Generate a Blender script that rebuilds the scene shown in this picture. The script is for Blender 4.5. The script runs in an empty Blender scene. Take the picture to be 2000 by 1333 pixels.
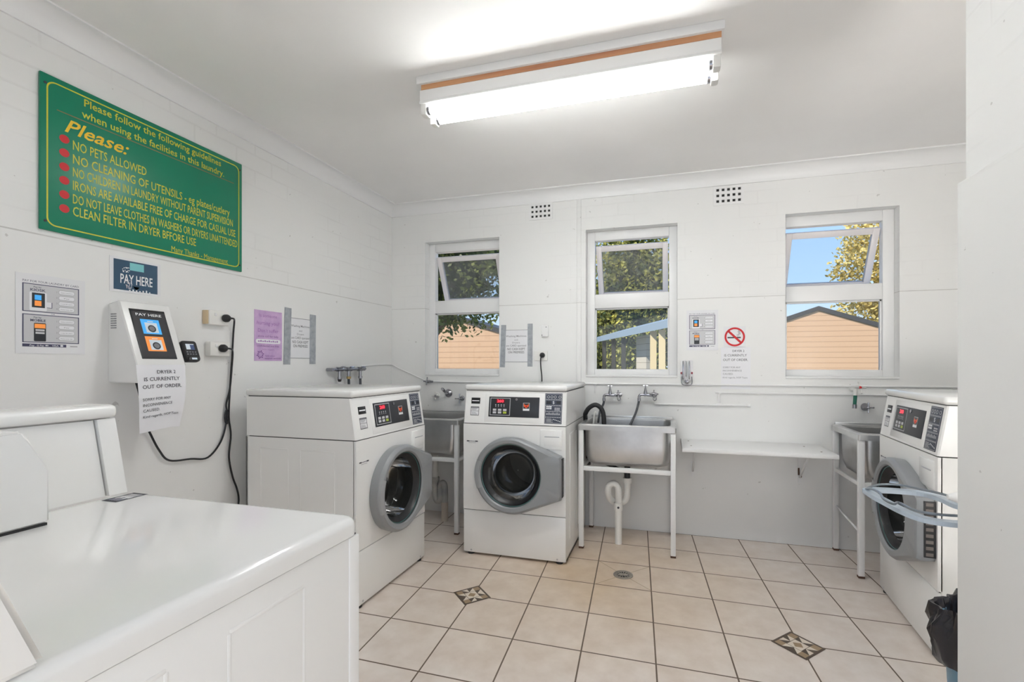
import bpy, bmesh, math, random
from mathutils import Vector, Matrix
R = math.radians
PI = math.pi
scene = bpy.context.scene
COL = scene.collection

# ------------------------------------------------------------------ camera
cam_data = bpy.data.cameras.new('camera')
cam_data.sensor_width = 36.0
cam_data.lens = 915.0 / 2000.0 * 36.0
cam_data.shift_x = -47.0 / 2000.0
cam_data.shift_y = 45.5 / 2000.0
cam_data.clip_start = 0.02
cam = bpy.data.objects.new('camera', cam_data)
COL.objects.link(cam)
cam.location = (0.0, 0.0, 1.25)
cam.rotation_euler = (R(90), 0, 0.275844)
scene.camera = cam

# ------------------------------------------------------------------ view, world, sun, two added fill lights
scene.view_settings.view_transform = 'Standard'
scene.view_settings.look = 'None'
scene.view_settings.exposure = 1.0
scene.view_settings.gamma = 1.0
scene.view_settings.use_curve_mapping = False
scene.cycles.max_bounces = 14
scene.cycles.diffuse_bounces = 9
scene.cycles.transparent_max_bounces = 24
scene.cycles.caustics_reflective = False
scene.cycles.caustics_refractive = False

world = bpy.data.worlds.new('world')
scene.world = world
world.use_nodes = True
wt = world.node_tree
wt.nodes.clear()
w_out = wt.nodes.new('ShaderNodeOutputWorld')
w_bg = wt.nodes.new('ShaderNodeBackground')
w_tc = wt.nodes.new('ShaderNodeTexCoord')
w_sep = wt.nodes.new('ShaderNodeSeparateXYZ')
w_cr = wt.nodes.new('ShaderNodeValToRGB')
wt.links.new(w_tc.outputs['Generated'], w_sep.inputs[0])
wt.links.new(w_sep.outputs['Z'], w_cr.inputs[0])
wt.links.new(w_cr.outputs[0], w_bg.inputs[0])
wt.links.new(w_bg.outputs[0], w_out.inputs[0])
e = w_cr.color_ramp.elements
e[0].position = 0.0
e[0].color = (0.80, 0.90, 1.0, 1)
e[1].position = 0.45
e[1].color = (0.22, 0.44, 0.90, 1)
e.new(0.15).color = (0.50, 0.72, 1.0, 1)
w_bg.inputs[1].default_value = 0.60

sun_data = bpy.data.lights.new('sun', 'SUN')
sun_data.energy = 3.9
sun_data.color = (1.0, 0.90, 0.74)
sun_data.angle = R(0.6)
sun = bpy.data.objects.new('sun', sun_data)
COL.objects.link(sun)
sun.rotation_euler = Vector((0.50, 0.58, -0.80)).to_track_quat('-Z', 'Y').to_euler()

rear_fill_data = bpy.data.lights.new('rear_fill_light', 'AREA')  # added soft fill behind the camera, no known source
rear_fill_data.shape = 'RECTANGLE'
rear_fill_data.size = 1.4
rear_fill_data.size_y = 1.2
rear_fill_data.energy = 3.5
rear_fill_data.color = (0.93, 0.96, 1.0)
rear_fill = bpy.data.objects.new('rear_fill_light', rear_fill_data)
COL.objects.link(rear_fill)
rear_fill.location = (-0.4, -0.95, 1.45)
rear_fill.rotation_euler = (R(90), 0, R(0))
rear_fill.rotation_euler = Vector((0.2, 1, -0.15)).to_track_quat('-Z', 'Z').to_euler()

side_fill_data = bpy.data.lights.new('side_fill_light', 'AREA')  # added fill behind the partition, brightens the right side and ceiling
side_fill_data.shape = 'RECTANGLE'
side_fill_data.size = 0.95
side_fill_data.size_y = 1.1
side_fill_data.energy = 27.0
side_fill_data.color = (1.0, 0.985, 0.965)
side_fill = bpy.data.objects.new('side_fill_light', side_fill_data)
COL.objects.link(side_fill)
side_fill.location = (1.44, -0.75, 0.75)
side_fill.rotation_euler = Vector((-0.08, 0.55, 1.3)).to_track_quat('-Z', 'Z').to_euler()

# ------------------------------------------------------------------ materials
MATS = {}


def mat(name, col, rough=0.5, metal=0.0, spec=0.5, emit=None, strength=0.0, coat=0.0):
    if name in MATS:
        return MATS[name]
    m = bpy.data.materials.new(name)
    m.use_nodes = True
    b = m.node_tree.nodes['Principled BSDF']
    b.inputs['Base Color'].default_value = (*col, 1)
    b.inputs['Roughness'].default_value = rough
    b.inputs['Metallic'].default_value = metal
    b.inputs['Specular IOR Level'].default_value = spec
    if coat:
        b.inputs['Coat Weight'].default_value = coat
    if emit:
        b.inputs['Emission Color'].default_value = (*emit, 1)
        b.inputs['Emission Strength'].default_value = strength
    MATS[name] = m
    return m


def nodes_of(m):
    return m.node_tree.nodes, m.node_tree.links, m.node_tree.nodes['Principled BSDF']


def N(nt, kind, **kw):
    n = nt.new(kind)
    for k, v in kw.items():
        setattr(n, k, v)
    return n


def math_node(nt, ln, op, a, b=None, c=None):
    n = nt.new('ShaderNodeMath')
    n.operation = op
    for i, v in enumerate((a, b, c)):
        if v is None:
            continue
        if isinstance(v, (int, float)):
            n.inputs[i].default_value = v
        else:
            ln.new(v, n.inputs[i])
    return n.outputs[0]


def noise_colour(m, c1, c2, scale=3.0, detail=4.0, lo=0.35, hi=0.65, bump=0.0, bump_scale=None, stretch=(1, 1, 1)):
    nt, ln, b = nodes_of(m)
    tc = nt.new('ShaderNodeTexCoord')
    mp = nt.new('ShaderNodeMapping')
    mp.inputs['Scale'].default_value = stretch
    ln.new(tc.outputs['Object'], mp.inputs[0])
    n = nt.new('ShaderNodeTexNoise')
    n.inputs['Scale'].default_value = scale
    n.inputs['Detail'].default_value = detail
    ln.new(mp.outputs[0], n.inputs['Vector'])
    cr = nt.new('ShaderNodeValToRGB')
    cr.color_ramp.elements[0].position = lo
    cr.color_ramp.elements[0].color = (*c1, 1)
    cr.color_ramp.elements[1].position = hi
    cr.color_ramp.elements[1].color = (*c2, 1)
    ln.new(n.outputs['Fac'], cr.inputs[0])
    ln.new(cr.outputs[0], b.inputs['Base Color'])
    if bump:
        n2 = nt.new('ShaderNodeTexNoise')
        n2.inputs['Scale'].default_value = bump_scale or scale * 6
        ln.new(mp.outputs[0], n2.inputs['Vector'])
        bp = nt.new('ShaderNodeBump')
        bp.inputs['Strength'].default_value = bump
        bp.inputs['Distance'].default_value = 0.01
        ln.new(n2.outputs['Fac'], bp.inputs['Height'])
        ln.new(bp.outputs[0], b.inputs['Normal'])
    return m


# painted brick wall: faint courses above the dado joint, smooth render below it
def wall_material(name, along, joint_z, brick_from, vis=1.0):
    m = mat(name, (0.80, 0.80, 0.79), 0.55)
    nt, ln, b = nodes_of(m)
    g = nt.new('ShaderNodeNewGeometry')
    sp = nt.new('ShaderNodeSeparateXYZ')
    ln.new(g.outputs['Position'], sp.inputs[0])
    cb = nt.new('ShaderNodeCombineXYZ')
    ln.new(sp.outputs[along], cb.inputs[0])
    ln.new(sp.outputs['Z'], cb.inputs[1])
    br = nt.new('ShaderNodeTexBrick')
    br.inputs['Scale'].default_value = 1.0
    br.inputs['Brick Width'].default_value = 0.245
    br.inputs['Row Height'].default_value = 0.092
    br.inputs['Mortar Size'].default_value = 0.006
    br.inputs['Mortar Smooth'].default_value = 0.6
    br.inputs['Color1'].default_value = (1, 1, 1, 1)
    br.inputs['Color2'].default_value = (1, 1, 1, 1)
    br.inputs['Mortar'].default_value = (0, 0, 0, 1)
    # wobble so that the painted joints are uneven
    nz = nt.new('ShaderNodeTexNoise')
    nz.inputs['Scale'].default_value = 7.0
    ln.new(g.outputs['Position'], nz.inputs['Vector'])
    mx = nt.new('ShaderNodeVectorMath')
    mx.operation = 'MULTIPLY_ADD'
    ln.new(nz.outputs['Color'], mx.inputs[0])
    mx.inputs[1].default_value = (0.012, 0.012, 0)
    ln.new(cb.outputs[0], mx.inputs[2])
    ln.new(mx.outputs[0], br.inputs['Vector'])
    above = math_node(nt, ln, 'GREATER_THAN', sp.outputs['Z'], brick_from)
    bw = nt.new('ShaderNodeRGBToBW')
    ln.new(br.outputs['Color'], bw.inputs[0])
    inv = math_node(nt, ln, 'SUBTRACT', 1.0, bw.outputs[0])
    n3 = nt.new('ShaderNodeTexNoise')
    n3.inputs['Scale'].default_value = 2.2
    ln.new(g.outputs['Position'], n3.inputs['Vector'])
    patch = nt.new('ShaderNodeMapRange')
    patch.inputs['From Min'].default_value = 0.40
    patch.inputs['From Max'].default_value = 0.62
    ln.new(n3.outputs['Fac'], patch.inputs['Value'])
    mort = math_node(nt, ln, 'MULTIPLY', math_node(nt, ln, 'MULTIPLY', math_node(nt, ln, 'MULTIPLY', inv, above), patch.outputs[0]), vis)
    # the dado joint: a narrow dirty groove
    dz = math_node(nt, ln, 'ABSOLUTE', math_node(nt, ln, 'SUBTRACT', sp.outputs['Z'], joint_z))
    groove = math_node(nt, ln, 'LESS_THAN', dz, 0.0028)
    n5 = nt.new('ShaderNodeTexNoise')
    n5.inputs['Scale'].default_value = 9.0
    ln.new(g.outputs['Position'], n5.inputs['Vector'])
    groove = math_node(nt, ln, 'MULTIPLY', groove, n5.outputs['Fac'])
    # specks of dirt
    n4 = nt.new('ShaderNodeTexNoise')
    n4.inputs['Scale'].default_value = 22.0
    n4.inputs['Detail'].default_value = 3.0
    ln.new(g.outputs['Position'], n4.inputs['Vector'])
    speck = math_node(nt, ln, 'MULTIPLY', math_node(nt, ln, 'GREATER_THAN', n4.outputs['Fac'], 0.745), 0.4)
    dirt = math_node(nt, ln, 'MAXIMUM', math_node(nt, ln, 'MAXIMUM', math_node(nt, ln, 'MULTIPLY', mort, 0.09), math_node(nt, ln, 'MULTIPLY', groove, 0.75)), speck)
    mixc = nt.new('ShaderNodeMix')
    mixc.data_type = 'RGBA'
    mixc.inputs[6].default_value = (0.80, 0.80, 0.79, 1)
    mixc.inputs[7].default_value = (0.30, 0.28, 0.26, 1)
    ln.new(dirt, mixc.inputs[0])
    ln.new(mixc.outputs[2], b.inputs['Base Color'])
    h = math_node(nt, ln, 'ADD', math_node(nt, ln, 'MULTIPLY', mort, -0.6), math_node(nt, ln, 'MULTIPLY', groove, -1.5))
    n6 = nt.new('ShaderNodeTexNoise')
    n6.inputs['Scale'].default_value = 30.0
    ln.new(g.outputs['Position'], n6.inputs['Vector'])
    h = math_node(nt, ln, 'ADD', h, math_node(nt, ln, 'MULTIPLY', n6.outputs['Fac'], 0.25))
    bp = nt.new('ShaderNodeBump')
    bp.inputs['Strength'].default_value = 0.35
    bp.inputs['Distance'].default_value = 0.004
    ln.new(h, bp.inputs['Height'])
    ln.new(bp.outputs[0], b.inputs['Normal'])
    return m


M_WALL_L = wall_material('painted_brick_left', 'Y', 1.752, 1.76)
M_WALL_B = wall_material('painted_brick_back', 'X', 1.730, 1.74, 0.45)
M_WALL_N = wall_material('painted_brick_right', 'Y', 9.0, 1.74)
M_CEIL = noise_colour(mat('ceiling_paint', (0.84, 0.83, 0.82), 0.7), (0.82, 0.81, 0.80), (0.86, 0.85, 0.84), 1.5)
M_TRIM = mat('trim_paint', (0.80, 0.80, 0.80), 0.4)
M_ENAMEL = mat('white_enamel', (0.83, 0.83, 0.82), 0.22, 0, 0.5)
M_ENAMEL2 = mat('white_enamel_top', (0.80, 0.80, 0.79), 0.12, 0, 0.5)
M_WFRAME = mat('window_paint', (0.80, 0.80, 0.80), 0.35)
M_SASH = mat('sash_paint', (0.78, 0.74, 0.74), 0.4)
M_GAP = mat('dark_gap', (0.03, 0.03, 0.03), 0.8)
M_BLACK = mat('black_plastic', (0.012, 0.012, 0.014), 0.35)
M_RUBBER = mat('black_rubber', (0.02, 0.02, 0.022), 0.55)
M_CHARCOAL = mat('charcoal_panel', (0.022, 0.024, 0.030), 0.35)
M_DECAL = mat('slate_decal', (0.045, 0.055, 0.085), 0.4)
M_GREYLINE = mat('grey_line', (0.45, 0.46, 0.48), 0.5)
M_DOORGREY = mat('door_grey', (0.27, 0.28, 0.29), 0.33)
M_HINGE = mat('hinge_steel', (0.16, 0.14, 0.13), 0.45, 0.4)
M_HANDLE = mat('door_handle_grey', (0.33, 0.34, 0.35), 0.3)
M_DOORDARK = mat('door_inner_dark', (0.05, 0.055, 0.06), 0.3)
M_STEEL = noise_colour(mat('brushed_steel', (0.5, 0.5, 0.5), 0.34, 1.0), (0.50, 0.50, 0.50), (0.72, 0.72, 0.72), 4.0, 5, 0.3, 0.7)
M_DRUM = mat('drum_steel', (0.30, 0.30, 0.29), 0.42, 1.0)
M_CHROME = mat('chrome', (0.36, 0.36, 0.39), 0.14, 1.0)
M_PVC = mat('white_pvc', (0.78, 0.77, 0.74), 0.4)
M_GREYPVC = noise_colour(mat('old_grey_pvc', (0.4, 0.4, 0.38), 0.5), (0.30, 0.31, 0.32), (0.52, 0.50, 0.46), 6)
M_LEGPAINT = mat('leg_paint', (0.80, 0.80, 0.80), 0.4)
M_RUST = mat('rust', (0.10, 0.05, 0.03), 0.8)
M_PAPER = mat('paper', (0.80, 0.80, 0.83), 0.5)
M_PLASTICSLEEVE = mat('laminated_sheet', (0.80, 0.80, 0.82), 0.22)
M_INK = mat('ink_black', (0.05, 0.05, 0.06), 0.6)
M_INKGREY = mat('ink_grey', (0.22, 0.22, 0.24), 0.6)
M_NAVYINK = mat('ink_navy', (0.06, 0.06, 0.12), 0.5)
M_PANELGREY = mat('print_grey', (0.58, 0.58, 0.60), 0.5)
M_GREEN = mat('sign_green', (0.0, 0.205, 0.112), 0.32)
M_YELLOW = mat('sign_yellow', (0.62, 0.57, 0.03), 0.5)
M_ORANGEYEL = mat('sign_amber', (0.82, 0.52, 0.01), 0.45)
M_RED = mat('sign_red', (0.58, 0.012, 0.018), 0.55)
M_DULLRED = mat('sign_rule', (0.25, 0.16, 0.06), 0.5)
M_NAVY = mat('pay_navy', (0.035, 0.085, 0.15), 0.16)
M_CYAN = mat('pay_cyan', (0.20, 0.55, 0.58), 0.4)
M_WHITEINK = mat('white_ink', (0.80, 0.82, 0.84), 0.4)
M_SKYBLUE = mat('screen_blue', (0.05, 0.35, 0.75), 0.3, emit=(0.05, 0.35, 0.75), strength=0.25)
M_SCRORANGE = mat('screen_orange', (0.75, 0.25, 0.05), 0.3, emit=(0.75, 0.25, 0.05), strength=0.25)
M_SCREEN = mat('screen_dark', (0.05, 0.05, 0.055), 0.15)
M_SCRTILE = mat('screen_tile', (0.6, 0.66, 0.72), 0.3, emit=(0.6, 0.7, 0.8), strength=0.1)
M_PURPLE = noise_colour(mat('purple_paper', (0.55, 0.36, 0.62), 0.4), (0.50, 0.33, 0.58), (0.62, 0.42, 0.66), 20)
M_PURPLEINK = mat('purple_ink', (0.16, 0.06, 0.26), 0.5)
M_PURPLEMID = mat('purple_ink_mid', (0.32, 0.16, 0.42), 0.5)
M_DUCT = noise_colour(mat('duct_tape', (0.33, 0.35, 0.38), 0.38), (0.29, 0.31, 0.34), (0.40, 0.42, 0.45), 30)
M_LED = mat('red_led', (0.8, 0.02, 0.03), 0.4, emit=(1.0, 0.03, 0.06), strength=1.2)
M_LEDBACK = mat('red_led_window', (0.10, 0.004, 0.008), 0.3)
M_ORANGE = mat('logo_orange', (0.80, 0.12, 0.03), 0.4)
M_KEYGREEN = mat('key_green', (0.45, 0.55, 0.06), 0.4)
M_TUBE = mat('lamp_tube', (1, 1, 1), 0.4, emit=(0.965, 0.985, 0.975), strength=19.5)
M_WOOD = noise_colour(mat('raw_timber', (0.5, 0.22, 0.1), 0.6), (0.42, 0.17, 0.09), (0.66, 0.36, 0.17), 3, 4, 0.3, 0.7, stretch=(0.6, 8, 8))
M_BEIGEBLOCK = mat('beige_block', (0.60, 0.47, 0.30), 0.6)
M_OUTLET = mat('outlet_plastic', (0.80, 0.79, 0.76), 0.35)
M_BINBLUE = mat('bin_blue', (0.14, 0.30, 0.42), 0.4)
M_BAG = mat('bin_bag', (0.016, 0.015, 0.020), 0.22, 0, 0.6)
M_PALEBLUE = mat('pale_blue_enamel', (0.50, 0.58, 0.66), 0.25)
M_WIRE = mat('grey_wire', (0.25, 0.28, 0.31), 0.3, 0.7)
M_CLOTH = mat('white_cloth', (0.80, 0.80, 0.80), 0.9)
M_DIRTYWHITE = mat('dusty_white', (0.70, 0.70, 0.68), 0.6)
M_GREENHOSE = mat('green_hose', (0.01, 0.14, 0.09), 0.4)
M_HOSE = mat('grey_hose', (0.06, 0.065, 0.075), 0.45)
M_BROWNTILE = mat('mosaic_brown', (0.10, 0.07, 0.05), 0.45)
M_TAN = mat('mosaic_tan', (0.34, 0.24, 0.14), 0.45)
M_CREAM = mat('mosaic_cream', (0.70, 0.62, 0.52), 0.45)
M_GROUT = mat('grout', (0.12, 0.085, 0.06), 0.8)
M_DRAINMETAL = mat('drain_metal', (0.42, 0.38, 0.33), 0.4, 0.6)
# outdoors
M_GRASS = noise_colour(mat('grass_ground', (0.1, 0.15, 0.04), 0.9), (0.06, 0.10, 0.03), (0.16, 0.20, 0.06), 2)
M_BOUNCESLAB = noise_colour(mat('pale_bounce_slab', (0.6, 0.58, 0.55), 0.8), (0.55, 0.53, 0.50), (0.66, 0.64, 0.60), 2)  # pale so that the added slab outside throws light indoors
M_ROOFDARK = mat('roof_dark', (0.045, 0.045, 0.05), 0.6)
M_ROOFBLUE = mat('roof_bluegrey', (0.20, 0.26, 0.34), 0.5)
M_POSTCREAM = mat('post_cream', (0.60, 0.50, 0.32), 0.6)
M_SHEDDARK = mat('shed_dark', (0.03, 0.03, 0.03), 0.8)
M_BARK = mat('bark', (0.09, 0.06, 0.04), 0.9)


def boards_material(name, c):
    m = mat(name, c, 0.6)
    nt, ln, b = nodes_of(m)
    g = nt.new('ShaderNodeNewGeometry')
    sp = nt.new('ShaderNodeSeparateXYZ')
    ln.new(g.outputs['Position'], sp.inputs[0])
    fr = math_node(nt, ln, 'FRACT', math_node(nt, ln, 'DIVIDE', math_node(nt, ln, 'ADD', sp.outputs['Z'], 20.0), 0.14))
    line = math_node(nt, ln, 'LESS_THAN', fr, 0.10)
    mixc = nt.new('ShaderNodeMix')
    mixc.data_type = 'RGBA'
    mixc.inputs[6].default_value = (*c, 1)
    mixc.inputs[7].default_value = (c[0] * 0.62, c[1] * 0.60, c[2] * 0.58, 1)
    ln.new(line, mixc.inputs[0])
    ln.new(mixc.outputs[2], b.inputs['Base Color'])
    bp = nt.new('ShaderNodeBump')
    bp.inputs['Strength'].default_value = 0.6
    bp.inputs['Distance'].default_value = 0.02
    ln.new(fr, bp.inputs['Height'])
    ln.new(bp.outputs[0], b.inputs['Normal'])
    return m


M_PEACH = boards_material('peach_weatherboard', (0.62, 0.40, 0.27))
M_WHITEBOARD = boards_material('pale_weatherboard', (0.52, 0.48, 0.44))


def leaf_material(name, c1, c2):
    m = mat(name, c1, 0.5)
    nt, ln, b = nodes_of(m)
    oi = nt.new('ShaderNodeNewGeometry')
    n = nt.new('ShaderNodeTexNoise')
    n.inputs['Scale'].default_value = 2.6
    n.inputs['Detail'].default_value = 2.0
    ln.new(oi.outputs['Position'], n.inputs['Vector'])
    cr = nt.new('ShaderNodeValToRGB')
    cr.color_ramp.elements[0].position = 0.38
    cr.color_ramp.elements[0].color = (*c1, 1)
    cr.color_ramp.elements[1].position = 0.66
    cr.color_ramp.elements[1].color = (*c2, 1)
    ln.new(n.outputs['Fac'], cr.inputs[0])
    ln.new(cr.outputs[0], b.inputs['Base Color'])
    tr = nt.new('ShaderNodeBsdfTranslucent')
    ln.new(cr.outputs[0], tr.inputs[0])
    ms = nt.new('ShaderNodeMixShader')
    ms.inputs[0].default_value = 0.35
    out = nt['Material Output']
    ln.new(b.outputs[0], ms.inputs[1])
    ln.new(tr.outputs[0], ms.inputs[2])
    ln.new(ms.outputs[0], out.inputs[0])
    return m


M_LEAFDARK = leaf_material('leaf_backlit', (0.045, 0.07, 0.02), (0.22, 0.25, 0.06))  # backlit darkness of the tree put into the leaf colour
M_LEAFMID = leaf_material('leaf_mid', (0.06, 0.10, 0.03), (0.62, 0.58, 0.14))  # bright end of the leaf colours paints in sunlit glints
M_LEAFGOLD = leaf_material('leaf_sunlit', (0.42, 0.33, 0.10), (0.85, 0.70, 0.30))  # sunlit yellow-gold put into the leaf colour


def glass_material(name, tint, gloss=1.0, haze=0.0, haze_col=(0.6, 0.6, 0.6)):
    m = bpy.data.materials.new(name)
    m.use_nodes = True
    nt = m.node_tree.nodes
    ln = m.node_tree.links
    nt.clear()
    out = nt.new('ShaderNodeOutputMaterial')
    tr = nt.new('ShaderNodeBsdfTransparent')
    tr.inputs[0].default_value = (*tint, 1)
    gl = nt.new('ShaderNodeBsdfGlossy')
    gl.inputs['Roughness'].default_value = 0.03
    fr = nt.new('ShaderNodeFresnel')
    fr.inputs['IOR'].default_value = 1.45
    k = math_node(nt, ln, 'MULTIPLY', fr.outputs[0], gloss)
    ms = nt.new('ShaderNodeMixShader')
    ln.new(k, ms.inputs[0])
    base = tr.outputs[0]
    if haze:
        df = nt.new('ShaderNodeBsdfDiffuse')
        df.inputs[0].default_value = (*haze_col, 1)
        m2 = nt.new('ShaderNodeMixShader')
        tn = nt.new('ShaderNodeTexNoise')
        tn.inputs['Scale'].default_value = 9.0
        tg = nt.new('ShaderNodeNewGeometry')
        ln.new(tg.outputs['Position'], tn.inputs['Vector'])
        ln.new(math_node(nt, ln, 'MULTIPLY', tn.outputs['Fac'], haze * 2), m2.inputs[0])
        ln.new(tr.outputs[0], m2.inputs[1])
        ln.new(df.outputs[0], m2.inputs[2])
        base = m2.outputs[0]
    ln.new(base, ms.inputs[1])
    ln.new(gl.outputs[0], ms.inputs[2])
    ln.new(ms.outputs[0], out.inputs[0])
    MATS[name] = m
    return m


M_GLASS = glass_material('window_glass', (0.93, 0.95, 0.95), 0.8)
M_GLASSDIRTY = glass_material('dusty_window_glass', (0.86, 0.88, 0.88), 0.9, 0.14, (0.55, 0.56, 0.55))
M_DOORGLASS = glass_material('washer_door_glass', (0.36, 0.37, 0.36), 0.55, 0.06, (0.3, 0.3, 0.28))  # grey haze mixed in stands for the dim reflection in the bowl
M_GLASSEDGE = mat('glass_edge_teal', (0.06, 0.16, 0.15), 0.15)


def floor_material():
    m = mat('floor_tiles', (0.5, 0.42, 0.34), 0.32)
    nt, ln, b = nodes_of(m)
    g = nt.new('ShaderNodeNewGeometry')
    sp = nt.new('ShaderNodeSeparateXYZ')
    ln.new(g.outputs['Position'], sp.inputs[0])
    dy = math_node(nt, ln, 'ADD', sp.outputs['Y'], -2.017)
    dx = math_node(nt, ln, 'ADD', sp.outputs['X'], 0.367)
    u = math_node(nt, ln, 'DIVIDE', math_node(nt, ln, 'ADD', dx, math_node(nt, ln, 'MULTIPLY', dy, 0.0645)), 0.316)
    v = math_node(nt, ln, 'DIVIDE', math_node(nt, ln, 'ADD', dy, math_node(nt, ln, 'MULTIPLY', dx, 0.008)), 0.319)

    def near(c):
        f = math_node(nt, ln, 'FRACT', math_node(nt, ln, 'ADD', c, 100.5))
        return math_node(nt, ln, 'LESS_THAN', math_node(nt, ln, 'ABSOLUTE', math_node(nt, ln, 'SUBTRACT', f, 0.5)), 0.0105)
    grout = math_node(nt, ln, 'MAXIMUM', near(u), near(v))
    iu = math_node(nt, ln, 'FLOOR', math_node(nt, ln, 'ADD', u, 100.0))
    iv = math_node(nt, ln, 'FLOOR', math_node(nt, ln, 'ADD', v, 100.0))
    cb = nt.new('ShaderNodeCombineXYZ')
    ln.new(iu, cb.inputs[0])
    ln.new(iv, cb.inputs[1])
    wn = nt.new('ShaderNodeTexWhiteNoise')
    wn.noise_dimensions = '2D'
    ln.new(cb.outputs[0], wn.inputs['Vector'])
    n1 = nt.new('ShaderNodeTexNoise')
    n1.inputs['Scale'].default_value = 9.0
    n1.inputs['Detail'].default_value = 7.0
    n1.inputs['Roughness'].default_value = 0.6
    ofs = nt.new('ShaderNodeVectorMath')
    ofs.operation = 'MULTIPLY_ADD'
    ln.new(wn.outputs['Color'], ofs.inputs[0])
    ofs.inputs[1].default_value = (9, 9, 9)
    ln.new(g.outputs['Position'], ofs.inputs[2])
    ln.new(ofs.outputs[0], n1.inputs['Vector'])
    cr = nt.new('ShaderNodeValToRGB')
    ce = cr.color_ramp.elements
    ce[0].position = 0.30
    ce[0].color = (0.66, 0.575, 0.51, 1)
    ce[1].position = 0.72
    ce[1].color = (0.78, 0.715, 0.665, 1)
    ln.new(n1.outputs['Fac'], cr.inputs[0])
    # brown staining around the drain
    n2 = nt.new('ShaderNodeTexNoise')
    n2.inputs['Scale'].default_value = 2.0
    n2.inputs['Detail'].default_value = 3.0
    ln.new(g.outputs['Position'], n2.inputs['Vector'])
    ddx = math_node(nt, ln, 'ADD', sp.outputs['X'], 0.45)
    ddy = math_node(nt, ln, 'ADD', sp.outputs['Y'], -2.75)
    d2 = math_node(nt, ln, 'SQRT', math_node(nt, ln, 'ADD', math_node(nt, ln, 'MULTIPLY', ddx, ddx), math_node(nt, ln, 'MULTIPLY', ddy, ddy)))
    st = nt.new('ShaderNodeMapRange')
    st.inputs['From Min'].default_value = 0.15
    st.inputs['From Max'].default_value = 1.25
    st.inputs['To Min'].default_value = 0.95
    st.inputs['To Max'].default_value = 0.0
    ln.new(d2, st.inputs['Value'])
    stain = math_node(nt, ln, 'MULTIPLY', st.outputs[0], math_node(nt, ln, 'ADD', n2.outputs['Fac'], 0.25))
    mx = nt.new('ShaderNodeMix')
    mx.data_type = 'RGBA'
    mx.blend_type = 'MULTIPLY'
    ln.new(stain, mx.inputs[0])
    ln.new(cr.outputs[0], mx.inputs[6])
    mx.inputs[7].default_value = (0.80, 0.66, 0.46, 1)
    mg = nt.new('ShaderNodeMix')
    mg.data_type = 'RGBA'
    ln.new(grout, mg.inputs[0])
    ln.new(mx.outputs[2], mg.inputs[6])
    mg.inputs[7].default_value = (0.135, 0.095, 0.065, 1)
    ln.new(mg.outputs[2], b.inputs['Base Color'])
    rg = math_node(nt, ln, 'ADD', math_node(nt, ln, 'MULTIPLY', grout, 0.4), 0.34)
    ln.new(rg, b.inputs['Roughness'])
    bp = nt.new('ShaderNodeBump')
    bp.inputs['Strength'].default_value = 0.5
    bp.inputs['Distance'].default_value = 0.003
    ln.new(math_node(nt, ln, 'ADD', math_node(nt, ln, 'MULTIPLY', grout, -1.0), math_node(nt, ln, 'MULTIPLY', n1.outputs['Fac'], 0.12)), bp.inputs['Height'])
    ln.new(bp.outputs[0], b.inputs['Normal'])
    return m


M_FLOOR = floor_material()

# ------------------------------------------------------------------ mesh helpers
_TEXT_CACHE = {}


def text_geometry(s, shear=0.0, offset=0.0):
    key = (s, shear, offset)
    if key in _TEXT_CACHE:
        return _TEXT_CACHE[key]
    cu = bpy.data.curves.new('lettering_curve', 'FONT')
    cu.body = s
    cu.size = 1.0
    cu.resolution_u = 2
    cu.shear = shear
    cu.offset = offset
    ob = bpy.data.objects.new('lettering_curve', cu)
    COL.objects.link(ob)
    bpy.context.view_layer.update()
    me = bpy.data.meshes.new_from_object(ob)
    vs = [v.co.copy() for v in me.vertices]
    fs = [tuple(p.vertices) for p in me.polygons]
    bpy.data.objects.remove(ob)
    bpy.data.curves.remove(cu)
    bpy.data.meshes.remove(me)
    _TEXT_CACHE[key] = (vs, fs)
    return vs, fs


CAP = max(v.y for v in text_geometry('H')[0])


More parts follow.
